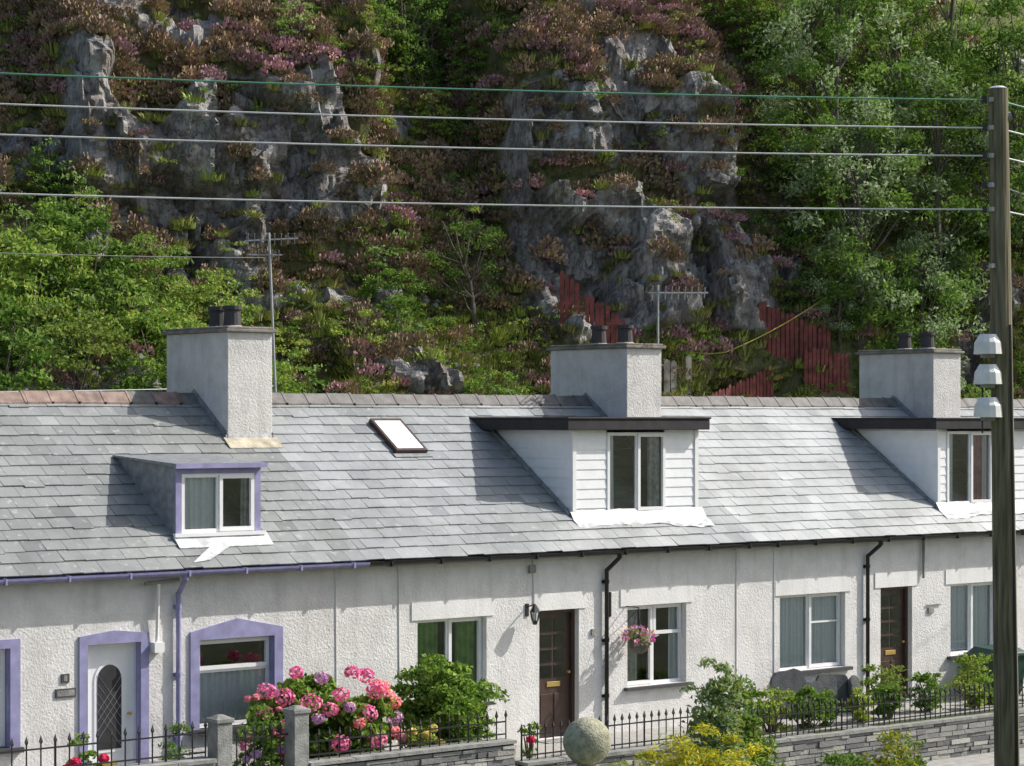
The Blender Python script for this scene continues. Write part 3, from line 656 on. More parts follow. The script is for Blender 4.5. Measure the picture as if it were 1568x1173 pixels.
pv = MB(); pv.box(-60, 60, -3.6, -2.35, -.9, -.66, 'paving'); pv.box(-60, 60, -3.72, -3.6, -.9, -.65, 'conc'); pv.build('pavement')
gp = MB(); gp.quad((-19, -1.95, .004), (21.5, -1.95, .004), (21.5, -.001, .004), (-19, -.001, .004), 'paving'); gp.build('front_path')

def stone_wall(name, xa, xb, zt, y0=-2.3, y1=-2.0, z0=-.85):
    mb = MB(); z = z0
    mb.box(xa + .01, xb - .01, y0 + .03, y1 - .03, z0, zt - .06, 'deck')
    while z < zt - .07:
        h = min(random.uniform(.05, .12), zt - .05 - z); x = xa
        while x < xb - .02:
            w = min(random.uniform(.12, .55), xb - x)
            if xb - x - w < .08: w = xb - x
            for ya, yb in ((y0 + random.uniform(-.02, .015), y0 + .1), (y1 - .1, y1 + random.uniform(-.015, .01))):
                e = .006
                mb.hexa([(x + e, ya, z + e), (x + w - e, ya + random.uniform(-.008, .008), z + e), (x + w - e, yb, z + e), (x + e, yb, z + e), (x + e, ya, z + h - e * random.random() * 2), (x + w - e, ya, z + h - e), (x + w - e, yb, z + h - e), (x + e, yb, z + h - e)], 'stone')
            x += w
        z += h
    x = xa
    while x < xb - .02:
        w = min(.75, xb - x); mb.box(x + .004, x + w - .004, y0 - .03, y1 + .03, zt - .05, zt + random.uniform(-.005, .005), 'conc'); x += w
    return mb.build(name)
stone_wall('slate_garden_wall', -19.6, -7.0, .66); stone_wall('slate_garden_wall', -5.5, -1.86, .47)
stone_wall('slate_garden_wall', -1.66, 3.1, .12); stone_wall('slate_garden_wall', 3.1, 21.5, .0)
gatebase = MB(); gatebase.box(-7.0, -5.5, -2.28, -2.0, -.85, .1, 'conc'); gatebase.box(-1.86, -1.66, -2.28, -2.0, -.85, .02, 'conc'); gatebase.build('gateway_step')

def railing(name, xa, xb, z0, h, sp, y=-2.12):
    mb = MB(); mb.box(xa, xb, y - .012, y + .012, z0 + .08, z0 + .10, 'iron'); mb.box(xa, xb, y - .012, y + .012, z0 + h - .12, z0 + h - .10, 'iron')
    n = max(1, int((xb - xa) / sp))
    for i in range(n + 1):
        x = xa + (xb - xa) * i / n; post = (i % 8 == 0)
        mb.cyl((x, y, z0 - .02), (x, y, z0 + h - .04), .016 if post else .0105, .016 if post else .0105, 'iron', 6)
        mb.cyl((x, y, z0 + h - .05), (x, y, z0 + h - .02), .012, .026, 'iron', 4); mb.cyl((x, y, z0 + h - .02), (x, y, z0 + h + .06), .026, .002, 'iron', 4)
    return mb.build(name)
railing('iron_railing', -19.0, -7.05, .64, .46, .2); railing('iron_railing', -5.4, -1.9, .45, .38, .17)
railing('iron_railing', -1.6, 3.0, .10, .50, .15); railing('iron_railing', 3.2, 21.0, -.01, .48, .13)
railing('iron_gate', -6.7, -5.72, .12, .85, .14)
def gatepost(x, z, w=.24):
    mb = MB(); mb.box(x - w / 2, x + w / 2, -2.28, -2.04, -.8, z - .06, 'conc'); mb.box(x - w / 2 - .02, x + w / 2 + .02, -2.30, -2.02, z - .06, z, 'conc')
    mb.hexa([(x - w / 2, -2.28, z), (x + w / 2, -2.28, z), (x + w / 2, -2.04, z), (x - w / 2, -2.04, z), (x - .05, -2.2, z + .04), (x + .05, -2.2, z + .04), (x + .05, -2.12, z + .04), (x - .05, -2.12, z + .04)], 'conc')
    mb.build('concrete_gatepost', bevel=.01)
gatepost(-6.85, 1.17); gatepost(-5.62, 1.20)

bp_ = MB(); bx, by = -9.77, -12.70
bp_.box(bx - .25, bx + .25, by - .25, by + .25, -.2, 1.72, 'stoneball'); bp_.box(bx - .32, bx + .32, by - .32, by + .32, 1.72, 1.84, 'stoneball'); bp_.cyl((bx, by, 1.84), (bx, by, 2.02), .14, .08, 'stoneball', 14)
bp_.ball((bx, by, 2.19), .22, 'stoneball', 28, 18); bp_.build('stone_gate_pillar_with_ball_finial', smooth=True)

def slab(x, y, w, h, lean=.1, nm='standing_slate_slab'):
    mb = MB(); pts = [(-w / 2, 0), (w / 2, 0)]
    for i in range(9):
        an = math.pi * i / 8; pts.append((w / 2 * math.cos(an), h - w * .3 + w * .3 * math.sin(an) * (1 + .15 * random.uniform(-1, 1))))
    mb.prism(pts, -.03, .03, 'slab'); o = mb.build(nm, bevel=.008); o.location = (x, y, 0); o.rotation_euler = (-lean, 0, random.uniform(-.3, .3))
slab(5.72, -.55, .72, .85); slab(6.2, -.65, .42, .62); slab(6.62, -.6, .45, .72); slab(7.02, -.5, .4, .68); slab(7.35, -.6, .38, .62)
bn = MB(); bn.hexa([(10.95, -.75, 0.05), (11.75, -.75, 0.05), (11.75, -.2, 0.05), (10.95, -.2, 0.05), (10.88, -.82, .72), (11.82, -.82, .72), (11.82, -.14, .72), (10.88, -.14, .72)], 'binG')
bn.box(10.84, 11.86, -.86, -.1, .72, .78, 'binG'); bn.hexa([(10.88, -.82, .78), (11.82, -.82, .78), (11.82, -.14, .78), (10.88, -.14, .78), (10.98, -.7, .86), (11.72, -.7, .86), (11.72, -.25, .9), (10.98, -.25, .9)], 'binG')
for x in (11.1, 11.6): bn.cyl((x, -.8, .06), (x, -.7, .06), .06, .06, 'black')
bn.box(11.2, 11.5, -.88, -.85, .70, .75, 'black'); bn.build('green_storage_bin', bevel=.01)

# ------------------------------------------------------------------ hillside
ca, sa = math.cos(math.radians(20)), math.sin(math.radians(20))
def h2w(p, q): return (ca * p + sa * q, -sa * p + ca * q)
def sst(a, b, x):
    t = min(1, max(0, (x - a) / (b - a))); return t * t * (3 - 2 * t)
def crag(p):
    n = noise.noise(Vector((p * .6, 3.1, 0))) * .5
    a = sst(-4.6, -3.4, p + n) * (1 - sst(3.3, 4.1, p + n)); b = sst(6.4, 7.3, p + n) * (1 - sst(12.6, 13.6, p + n)); return max(a, b)
pcols = [-200, -120, -70, -45, -30, -22, -17, -14, -12] + list(np.arange(-10, 25, .09)) + [26, 28, 31, 35, 42, 55, 80, 120, 200]
NR1, NR2, NR3 = 80, 105, 70
def hsh(v):
    s = math.sin(v[0] * 12.9898 + v[1] * 78.233 + v[2] * 37.719) * 43758.5453; return s - math.floor(s)
rows = [('a', t) for t in np.linspace(0, 1, 6, endpoint=False)] + [('b', t) for t in np.linspace(0, 1, NR1, endpoint=False)] + [('c', t) for t in np.linspace(0, 1, NR2, endpoint=False)] + [('d', t) for t in np.linspace(0, 1, NR3, endpoint=False)] + [('e', t) for t in np.linspace(0, 1, 8, endpoint=False)] + [('f', t) for t in np.linspace(0, 1, 4)]
nc = len(pcols); nr = len(rows)
POS = np.zeros((nr, nc, 3)); ROCK = np.zeros((nr, nc)); PZ = np.zeros((nr, nc, 3))
for ci_, p in enumerate(pcols):
    p = float(p); c = crag(p); pc = max(-25, min(25, p))
    qf = 8.7 + .364 * pc; qb = 17.3 + max(0, pc - 14) * .16 + .5 * noise.noise(Vector((p * .25, 0, 9))); zb = 7.7 + 1.0 * noise.noise(Vector((p * .3, 5, 0))) + (1.2 if p < 0 else 0) * sst(0, -2, p)
    qt = qb + 1.2 * c + 4.4 * (1 - c); zt = 13.3 + 1.1 * noise.noise(Vector((p * .35, 8, 2)))
    K = {'a': ((qf, -1), (qf + .5, 2.0)), 'b': ((qf + .5, 2.0), (qb, zb)), 'c': ((qb, zb), (qt, zt)), 'd': ((qt, zt), (qt + 9, zt + 7.8)), 'e': ((qt + 9, zt + 7.8), (qt + 50, zt + 26)), 'f': ((qt + 50, zt + 26), (qt + 250, zt + 34))}
    for ri, (kk, t) in enumerate(rows):
        (q0, z0), (q1, z1) = K[kk]; q = q0 + (q1 - q0) * t; z = z0 + (z1 - z0) * t
        vv = Vector((p, q, z))
        rk = c * sst(zb - .9, zb + .3, z) * (1 - sst(zt - .5, zt + .4, z))
        oc = noise.noise(Vector((p * .45 + 7, q * .3, z * .45)))
        if kk in 'bcd' and z > 5.5: rk = max(rk, sst(.22, .36, oc) * .9)
        hole = noise.noise(Vector((p * .5 + 30, q * .4, z * .5 - 9)))
        rk *= 1 - .8 * sst(.26, .42, hole)
        big = noise.noise(vv * .33) * .9 + noise.noise(vv * .8) * .35
        disp = big * (.35 + .65 * rk) - .5 * sst(.26, .42, hole) * c
        if kk in 'bcd' and -11 < p < 25:
            w1 = Vector((p * .55 + z * .16, q * .5, z * .32 - p * .10)) + Vector((1, 1, 1)) * noise.noise(vv * .7) * .3
            d1, p1 = noise.voronoi(w1); a1 = hsh(p1[0])
            w2 = Vector((p * 1.6 + z * .5, q * 1.4, z * .85 - p * .35)) + Vector((1, 1, 1)) * noise.noise(vv * 1.7) * .3; d2, p2 = noise.voronoi(w2); a2 = hsh(p2[0])
            w3 = Vector((p * 4.0 - z * .9, q * 3.5, z * 2.6 + p * .8)); d3, p3 = noise.voronoi(w3); a3 = hsh(p3[0])
            disp += rk * ((a1 - .5) * 1.55 + (a2 - .5) * .60 + (a3 - .5) * .17 - .5 * max(0, .10 - (d1[1] - d1[0])) * 6 * .4) + noise.noise(vv * 2.3) * (.10 + .09 * rk) + noise.noise(vv * 6) * .05
        if kk == 'f' or kk == 'a': disp *= .3
        dq, dz = -.88 * disp, .35 * disp
        if kk in 'd': dq, dz = -.5 * disp, .8 * disp
        wx, wy = h2w(p, q + dq); POS[ri, ci_] = (wx, wy, z + dz); ROCK[ri, ci_] = rk; PZ[ri, ci_] = (p, z + dz, q + dq)
me = bpy.data.meshes.new('rocky_hillside')
faces = [(j * nc + i, j * nc + i + 1, (j + 1) * nc + i + 1, (j + 1) * nc + i) for j in range(nr - 1) for i in range(nc - 1)]
me.from_pydata([tuple(v) for v in POS.reshape(-1, 3).tolist()], [], faces); me.materials.append(M['hill'])
a = me.attributes.new('rock', 'FLOAT', 'POINT'); a.data.foreach_set('value', ROCK.astype(np.float32).ravel()); me.update()
hill = bpy.data.objects.new('rocky_hillside', me); link(hill)
bvh = BVHTree.FromPolygons([Vector(v) for v in POS.reshape(-1, 3).tolist()], faces)
def hz(p, q):
    x, y = h2w(p, q); r = bvh.ray_cast(Vector((x, y, 80)), Vector((0, 0, -1))); return Vector((x, y, r[0].z if r[0] else 0))
def contour(p, zt, qmax=18.5):
    q = 9.0 + .364 * max(-25, min(25, p))
    while q < qmax and hz(p, q).z < zt: q += .1
    return q
FENCES = []
for nm, pa, za, pb, zb_, h_, mt, sp_ in [('red_picket_fence', 7.2, 7.0, 8.95, 6.2, .95, 'redwood', .115), ('red_picket_fence', 10.3, 5.5, 12.7, 5.35, .75, 'redwood', .115), ('red_picket_fence', 12.4, 6.7, 14.3, 6.3, .85, 'redwood', .115), ('red_picket_fence', 13.4, 5.6, 14.7, 5.5, .95, 'redwood', .115), ('grey_picket_fence', 9.4, 5.5, 10.2, 5.5, .8, 'greywood', .2)]:
    FENCES.append((nm, (pa, contour(pa, za)), (pb, contour(pb, zb_)), h_, mt, sp_))
du = np.zeros_like(POS); dv = np.zeros_like(POS); du[:, 1:-1] = POS[:, 2:] - POS[:, :-2]; dv[1:-1] = POS[2:] - POS[:-2]
NN = np.cross(du, dv); AR = np.linalg.norm(NN, axis=2) + 1e-9; NZ = np.nan_to_num(np.abs(NN[..., 2]) / AR)
msk = np.zeros((nr, nc), bool); msk[8:-14, 10:-10] = True
msk &= (PZ[..., 0] > -8.5) & (PZ[..., 0] < 24) & (PZ[..., 1] > 3.6) & (PZ[..., 1] < 19.5)
pts = POS[msk]; pp = PZ[msk][:, 0]; zz = PZ[msk][:, 1]; qq = PZ[msk][:, 2]; nzv = NZ[msk]; rk = ROCK[msk]; ar = AR[msk]
ar = np.minimum(ar, np.percentile(ar, 97))
def S(a, b, x):
    t = np.clip((x - a) / (b - a), 0, 1); return t * t * (3 - 2 * t)
patch = np.array([noise.noise(Vector((float(a) * .35, float(b) * .35, 20))) for a, b in zip(pp, zz)])
patch2 = np.array([noise.noise(Vector((float(a) * .8, float(b) * .8, 40))) for a, b in zip(pp, zz)])
nearf = np.zeros(len(pp), bool)
for nm, (pa, qa), (pb, qb_), *_r in FENCES:
    ql = qa + (qb_ - qa) * np.clip((pp - pa) / (pb - pa), 0, 1)
    nearf |= (pp > pa - .4) & (pp < pb + .3) & (qq < ql + .3) & (qq > ql - 1.8)
left = (1 - S(.2, 1.6, pp + patch)) * (1 - S(9.6, 10.6, zz + patch)); right = S(13.1, 14.4, pp + patch)
lower = (1 - S(7.6, 8.6, zz)) * (1 - left) * (1 - right * .5); upper = S(12.0, 13.0, zz)
greenz = np.exp(-((pp - 5.2) / 1.8) ** 2) * S(11.6, 12.8, zz)
soil = (1 - S(.25, .5, rk + patch2 * .5)); ledge = (nzv > .6) * (1 - soil)
clearf = np.where(nearf, 0.0, 1.0)
def pick(n, w):
    w = np.maximum(w, 0) * ar; w = w / w.sum(); return rng.choice(len(w), n, p=w)
w_heath = clearf * (soil * (upper * (1 - .75 * greenz) * 1.2 + (1 - upper) * (1 - left) * (1 - right) * (1 - lower * .78) * .95 + .08 * left + .12 * right) * (.4 + .9 * (patch2 > -.15)) + ledge * .4)
w_bloom = clearf * (soil * (upper * (1 - greenz) * 1.2 + .25 * lower + .3 * (1 - upper) * (1 - left)) * S(-.1, .15, patch) + ledge * .15)
w_grass = np.where(nearf, .5, 1.0) * (soil * (lower * 1.8 + .5 * (1 - lower) + .25) * (1 - left * .6) + ledge * .4)
w_shrub = clearf * (soil * (left * 1.5 + right * 1.4 + lower * .30 * S(.05, .25, patch2) + greenz * 1.4 + .10))
w_low = np.where(nearf, .35, 1.0) * (soil * (left * .5 + lower * 1.2 + greenz * .8 + upper * .3 + .25) + ledge * .15)

def heath_mesh(name, mat, n=360, r=.34, h=.32):
    mb = MB(); d = unit(n); d[:, 2] = np.abs(d[:, 2]); C = d * rng.uniform(.6, 1, n)[:, None] * np.array([r, r, h]); C *= 1 + .18 * np.sin(d[:, :1] * 9)
    nn = np.cross(d + unit(n) * .5, unit(n)); nn /= np.linalg.norm(nn, axis=1)[:, None]; up = d * .8 + np.array([0, 0, .6]) + unit(n) * .4; up /= np.linalg.norm(up, axis=1)[:, None]
    s = rng.uniform(.035, .075, n)[:, None]; w = .018 + rng.uniform(0, .016, n)[:, None]
    V = np.stack([C - nn * w, C + nn * w, C + nn * w * .7 + up * s, C - nn * w * .7 + up * s], 1).reshape(-1, 3); mb.arr(V, np.arange(4 * n).reshape(n, 4), mat); return mb.mesh(name)
def tuft_mesh(name, mat, n=80, h=.3):
    mb = MB(); a = rng.uniform(0, 6.28, n); rr = rng.uniform(0, .22, n); C = np.stack([rr * np.cos(a), rr * np.sin(a), np.full(n, -.03)], 1)
    o = np.stack([np.cos(a), np.sin(a), np.zeros(n)], 1) * rng.uniform(.03, .2, n)[:, None]; hh = h * rng.uniform(.4, 1.1, n)[:, None] * np.array([0, 0, 1])
    sd = np.stack([-np.sin(a), np.cos(a), np.zeros(n)], 1) * .013
    V = np.stack([C - sd, C + sd, C + o * .5 + hh * .7 + sd, C + o * .5 + hh * .7 - sd, C + o + hh], 1).reshape(-1, 3)
    F = [(5 * i, 5 * i + 1, 5 * i + 2, 5 * i + 3) for i in range(n)] + [(5 * i + 3, 5 * i + 2, 5 * i + 4) for i in range(n)]
    mb.add([tuple(v) for v in V.tolist()], F, mat); return mb.mesh(name)
i = pick(2600, w_heath); scatter('heather_patches', [heath_mesh('heather_a', 'heath'), heath_mesh('heather_b', 'heath', 320, .42, .24), heath_mesh('heather_c', 'heath', 380, .3, .4)], pts[i], rng.uniform(.5, 1.4, len(i)))
i = pick(700, w_bloom); scatter('flowering_heather', [heath_mesh('bloom_a', 'heathP'), heath_mesh('bloom_b', 'heathP', 320, .42, .24)], pts[i], rng.uniform(.5, 1.2, len(i)))
i = pick(4200, w_grass); scatter('hillside_grass', [tuft_mesh('tuft_a', 'grass', 80, .22), tuft_mesh('tuft_b', 'grass', 90, .16), tuft_mesh('tuft_c', 'grassY', 70, .2)], pts[i], rng.uniform(.6, 1.3, len(i)))
i = pick(640, w_shrub); scatter('hillside_shrubs', [shrub_mesh('sh_a', (.55, .55, .5), 15, .24, 38, .09, 'leafG'), shrub_mesh('sh_b', (.6, .5, .6), 16, .22, 38, .085, 'leafY', mat2='leafG'), shrub_mesh('sh_c', (.5, .6, .5), 15, .25, 38, .09, 'leafG', mat2='leafD'), shrub_mesh('sh_d', (.55, .55, .7), 15, .25, 38, .085, 'leafG', mat2='leafS')], pts[i], rng.uniform(.45, 1.3, len(i)))
i = pick(1900, w_low); scatter('low_brambles', [shrub_mesh('lo_a', (.3, .3, .12), 8, .12, 22, .06, 'leafG', stems=False), shrub_mesh('lo_b', (.35, .3, .10), 8, .13, 22, .065, 'leafY', stems=False), shrub_mesh('lo_c', (.3, .3, .14), 8, .13, 22, .06, 'leafG', mat2='heath', stems=False)], pts[i], rng.uniform(.6, 1.3, len(i)))
def rock_mesh(name, s):
    mb = MB(); mb.ball((0, 0, 0), s, 'hillstone', 7, 5, .6)
    mb.v = [tuple(Vector(v) * (1 + .45 * noise.noise(Vector(v) * 6 / s * .3 + Vector((s * 50, 0, 0))))) for v in mb.v]; return mb.mesh(name)
w_st = clearf * soil * lower * S(.05, .25, -patch) * (pp < 8)
i = pick(260, w_st); scatter('scree_stones', [rock_mesh('rk_a', .12), rock_mesh('rk_b', .08), rock_mesh('rk_c', .16)], pts[i], rng.uniform(.5, 1.3, len(i)), 1.0)

# ---- trees
def tree_mesh(name, h, rad, mat, nblob=60, per=120, size=.09, rb=.5, mat2=None, lean=0.0, low=.35, bare=0):
    mb = MB(); seg = 6; pts_ = [Vector((0, 0, -.3))]
    for k in range(1, seg + 1): pts_.append(Vector((lean * h * (k / seg) ** 1.5 + rng.uniform(-.05, .05) * h * .3, rng.uniform(-.05, .05) * h * .3, h * .85 * k / seg)))
    for k in range(seg): mb.cyl(pts_[k], pts_[k + 1], .035 * h * .5 * (1 - k / seg) + .02, .035 * h * .5 * (1 - (k + 1) / seg) + .018, 'bark', 8)
    C = []
    for b in range(nblob):
        t = rng.uniform(low, 1.02); base = pts_[min(seg, max(1, int(t * seg)))]; an = rng.uniform(0, 6.28)
        prof = math.sin(math.pi * min(1, (t - low * .7) / (1.12 - low * .7))) ** .6
        r = rad * prof * rng.uniform(.35, 1.05); z = h * t * .95 + rng.uniform(-.2, .2)
        c = Vector((base.x + r * math.cos(an), base.y + r * math.sin(an), z)); C.append(c)
        if b % 2 == 0:
            s0 = pts_[max(1, min(seg - 1, int(t * seg) - 1))]; mid = (s0 + c) / 2 + Vector((0, 0, -.1)); mb.cyl(s0, mid, .028, .018, 'bark', 5); mb.cyl(mid, c, .018, .006, 'bark', 5)
    for idx, c in enumerate(C[:len(C) - bare]):
        k = int(per * rng.uniform(.5, 1.3)); d = unit(k); P = np.array(c) + d * (rng.uniform(.2, 1, k)[:, None]) * rb * rng.uniform(.6, 1.3) * np.array([1, 1, .7])
        V, F = leaves(P, size, .4, .42); mb.arr(V, F, mat2 if (mat2 and rng.random() < .4) else mat)
    return mb.mesh(name)
TM = [tree_mesh('ash_a', 6.5, 1.9, 'leafS', 85, 120, .14, .5, 'leafG', low=.12), tree_mesh('ash_b', 5.5, 1.7, 'leafG', 75, 120, .135, .5, 'leafS', low=.12), tree_mesh('dark_a', 6, 1.9, 'leafD', 80, 110, .13, .55, 'leafG', low=.15)]
def plant(name, me, p, q, s=1.0, rz=0, dz=-.1):
    o = bpy.data.objects.new(name, me); link(o); o.location = hz(p, q) + Vector((0, 0, dz)); o.scale = (s, s, s * random.uniform(.95, 1.05)); o.rotation_euler = (0, 0, rz); return o
for k, (nm, mi_, p, q, s) in enumerate([('ash_tree', 0, 15.2, 17.0, .95), ('ash_tree', 1, 16.6, 16.4, .9), ('ash_tree', 0, 17.9, 17.8, 1.0), ('sycamore_tree', 2, 19.6, 18, 1.0), ('ash_tree', 0, 15.6, 19.0, 1.0), ('sycamore_tree', 2, 18.5, 21, 1.05), ('sycamore_tree', 2, 21.5, 20, 1.1), ('ash_tree', 1, 14.6, 16.8, .5), ('ash_tree', 0, 21, 22.5, 1.0), ('sycamore_tree', 2, 16.5, 22.5, .9), ('ash_tree', 1, 18.3, 16.0, .7), ('ash_tree', 1, 22.6, 18.3, .9)]):
    plant(nm, TM[mi_], p, q, s, k * 1.3)
hw = tree_mesh('hawthorn', 2.6, 1.1, 'leafG', 34, 60, .085, .28, 'leafD', lean=.18, bare=5)
plant('hawthorn_tree', hw, 5.4, 17.3, 1.05, 2.6); plant('hawthorn_tree', hw, 5.0, 21.5, 1.1, 1.0); plant('hawthorn_tree', hw, 6.1, 22.3, 1.0, 2.0)
BS = shrub_mesh('big_sh', (1.1, 1.1, 1.0), 46, .34, 85, .10, 'leafG', mat2='leafY'); BS2 = shrub_mesh('big_sh2', (1.2, 1.0, 1.1), 46, .34, 85, .10, 'leafY', mat2='leafG'); BS3 = shrub_mesh('big_sh3', (1.1, 1.1, 1.2), 46, .32, 85, .10, 'leafG', mat2='leafD')
for k, (p, q, s, me_) in enumerate([(-5.5, 14, 1.3, BS), (-4.0, 15, 1.3, BS3), (-4.8, 12, 1.2, BS2), (-2.8, 13.2, 1.2, BS), (-1.5, 14.6, 1.05, BS2), (-3.2, 11.2, 1.0, BS3), (-.6, 13.4, .8, BS), (-6.5, 11.5, 1.4, BS3), (3.2, 17.0, .7, BS3), (.3, 15.5, .7, BS2), (-2.6, 16.0, .9, BS), (-1.2, 12.0, .8, BS3), (-7, 16, 1.3, BS)]):
    plant('hillside_bush', me_, p, q, s, k * 1.1)

def fence(name, pa, pb, h=1.0, mat='redwood', sp=.115):
    mb = MB(); (p0, q0), (p1, q1) = pa, pb; Ln = math.hypot(p1 - p0, q1 - q0); n = int(Ln / sp); A = Vector(h2w(p0, q0)); B = Vector(h2w(p1, q1)); d = (B - A).normalized(); nn = Vector((-d.y, d.x))
    zs_ = [hz(p0 + (p1 - p0) * i / n, q0 + (q1 - q0) * i / n).z for i in range(n + 1)]
    co_ = np.polyfit(range(n + 1), zs_, 1)
    for i in range(n):
        if random.random() < .03: continue
        c = A + (B - A) * (i / n); z = float(np.polyval(co_, i)) + random.uniform(-.03, .03) + .05; w = sp * .42; hh = h * random.uniform(.93, 1.05); t_ = .012; ln2 = random.uniform(-.015, .015)
        P = lambda a, b: (c.x + d.x * a + nn.x * b, c.y + d.y * a + nn.y * b)
        pr = [(-w, -.6), (w, -.6), (w + ln2, hh - .06), (ln2, hh), (-w + ln2, hh - .06)]
        vs = [(*P(a, -t_), z + e) for a, e in pr] + [(*P(a, t_), z + e) for a, e in pr]
        mb.add(vs, [(0, 1, 2, 3, 4), (9, 8, 7, 6, 5)] + [(j, j + 5, (j + 1) % 5 + 5, (j + 1) % 5) for j in range(5)], mat)
    for f_ in (.25, .75):
        for i in range(n - 1):
            a = A + (B - A) * (i / n); b = A + (B - A) * ((i + 1) / n); mb.cyl((a.x + nn.x * .04, a.y + nn.y * .04, float(np.polyval(co_, i)) + h * f_), (b.x + nn.x * .04, b.y + nn.y * .04, float(np.polyval(co_, i + 1)) + h * f_), .025, .025, mat, 4)
    mb.build(name)
for nm, A_, B_, h_, mt, sp_ in FENCES: fence(nm, A_, B_, h_, mt, sp_)
qcl = contour(14.6, 6.6)
ps = MB(); q_ = hz(14.6, qcl); ps.cyl((q_.x, q_.y, q_.z - .3), (q_.x, q_.y, q_.z + 1.5), .05, .045, 'greywood', 8); ps.build('clothes_line_post')

# ------------------------------------------------------------------ aerials
def yagi(mb, o, d, n, L_, w):
    o = Vector(o); d = Vector(d).normalized(); s_ = d.cross(Vector((0, 0, 1))).normalized(); up_ = Vector((0, 0, 1)); mb.cyl(o, o + d * L_, .014, .014, 'steel', 5)
    for i in range(n):
        c = o + d * L_ * (i + .5) / n; ww = w * (1 - .3 * i / n); e = (s_ * .7 + up_ * .55) * ww / 2; mb.cyl(c - e, c + e, .010, .010, 'steel', 4)
    c = o + d * .03
    for k in (-.14, -.05, .05, .14): mb.cyl(c - s_ * .25 + Vector((0, 0, k)), c + s_ * .25 + Vector((0, 0, k)), .008, .008, 'steel', 4)
ae = MB(); ae.cyl((5.27, 2.24, 6.0), (5.27, 2.24, 7.5), .022, .02, 'steel', 7); yagi(ae, (5.15, 2.34, 7.36), (.75, -.62, 0), 9, 1.05, .42); ae.cyl((5.27, 2.24, 6.2), (5.1, 2.4, 6.2), .03, .03, 'steel', 5); ae.build('tv_aerial')
ae = MB(); ae.cyl((.42, 6.9, 2.0), (.10, 6.9, 8.45), .03, .025, 'steel', 7); yagi(ae, (-.25, 7.15, 8.3), (.75, -.5, .05), 8, .95, .42); yagi(ae, (-.2, 7.1, 8.05), (.75, -.5, 0), 5, .6, .38); ae.build('tv_aerial')

# ------------------------------------------------------------------ utility pole and wires
PX, PY = 1.95, -8.1
up = MB(); ptop = 9.62
zs_ = np.linspace(-1.0, ptop, 9)
for k in range(8):
    f0, f1 = (zs_[k] + 1) / (ptop + 1), (zs_[k + 1] + 1) / (ptop + 1)
    up.cyl((PX + .12 - .22 * f0, PY, zs_[k]), (PX + .12 - .22 * f1, PY, zs_[k + 1]), .178 - .045 * f0, .178 - .045 * f1, 'pole', 18)
tx = PX - .10
up.cyl((tx, PY, ptop), (tx, PY, ptop + .03), .135, .08, 'lead', 18)
Rv = Vector((.766, -.6428, 0)); Lw = Vector((-11.85, 6.05, 0)).normalized()
heights = [9.46, 9.08, 8.70, 7.97]
for z in heights + [7.2, 8.3]:
    up.box(tx - .16, tx + .16, PY - .03, PY + .03, z - .03, z + .03, 'steel'); a = Vector((tx, PY, z)) + Lw * .2
    up.cyl((tx, PY, z), tuple(a), .015, .015, 'steel', 6); up.cyl(a - Vector((0, 0, .05)), a + Vector((0, 0, .05)), .035, .03, 'pot', 8)
up.cyl((tx, PY, 9.2), (tx + .14, PY - .11, 9.25), .06, .06, 'conc', 8)
for k, z in enumerate((6.14, 5.73, 5.28)):
    c = Vector((tx + .04, PY, z)) - Rv * .20 + Vector((0, -.05, 0))
    up.cyl(c + Vector((0, 0, -.14)), c + Vector((0, 0, .02)), .20, .185, 'porc', 14); up.cyl(c + Vector((0, 0, .02)), c + Vector((0, 0, .13)), .185, .12, 'porc', 14); up.cyl(c + Vector((0, 0, -.19)), c + Vector((0, 0, -.14)), .10, .11, 'conc', 12)
    up.cyl((tx, PY, z), tuple(c), .02, .02, 'steel', 6)
    up.cyl(c + Vector((0, 0, -.16)) - Rv * .08, c + Vector((0, 0, -.36)) - Rv * .08, .012, .012, 'black', 5)
up.cyl((tx + .07, PY - .15, 6.4), (PX + .1, PY - .2, -.9), .02, .02, 'black', 6)
up.build('utility_pole', smooth=False)
def wire(name, a, b, sag, r=.011, mat='wire', n=30):
    cu = bpy.data.curves.new(name, 'CURVE'); cu.dimensions = '3D'; cu.bevel_depth = r; cu.bevel_resolution = 1; sp = cu.splines.new('POLY'); sp.points.add(n)
    a = Vector(a); b = Vector(b)
    for i in range(n + 1):
        t_ = i / n; v_ = a.lerp(b, t_) - Vector((0, 0, 4 * sag * t_ * (1 - t_))); sp.points[i].co = (*v_, 1)
    cu.materials.append(M[mat]); return link(bpy.data.objects.new(name, cu))
far = Vector((tx, PY, 0)) + Lw * 31.0
for k, (z, mt) in enumerate(zip(heights, ['wireg', 'wire', 'wire', 'wire'])):
    wire('overhead_wire', (tx + Lw.x * .2, PY + Lw.y * .2, z), (far.x, far.y, z + .42), .24, .0115, mt)
    wire('overhead_wire', (tx, PY, z), (tx + 27, PY + 2.0, z + .2), .5, .0115, mt)
fp = MB(); fp.cyl((far.x, far.y, -1), (far.x, far.y, 10), .16, .12, 'pole', 14); fp.box(far.x - .4, far.x + .4, far.y - .05, far.y + .05, 9.7, 9.8, 'steel'); fp.build('utility_pole')
wire('service_wire', (.2, 6.9, 5.7), (-22, 8, 5.9), .25, .010, 'wire'); wire('service_wire', (.12, 6.9, 8.0), (-20, 5, 7.9), .2, .009, 'wiredk')
wire('service_wire', (tx, PY, 8.3), (33, 2, 8.0), .3, .009, 'wiredk')
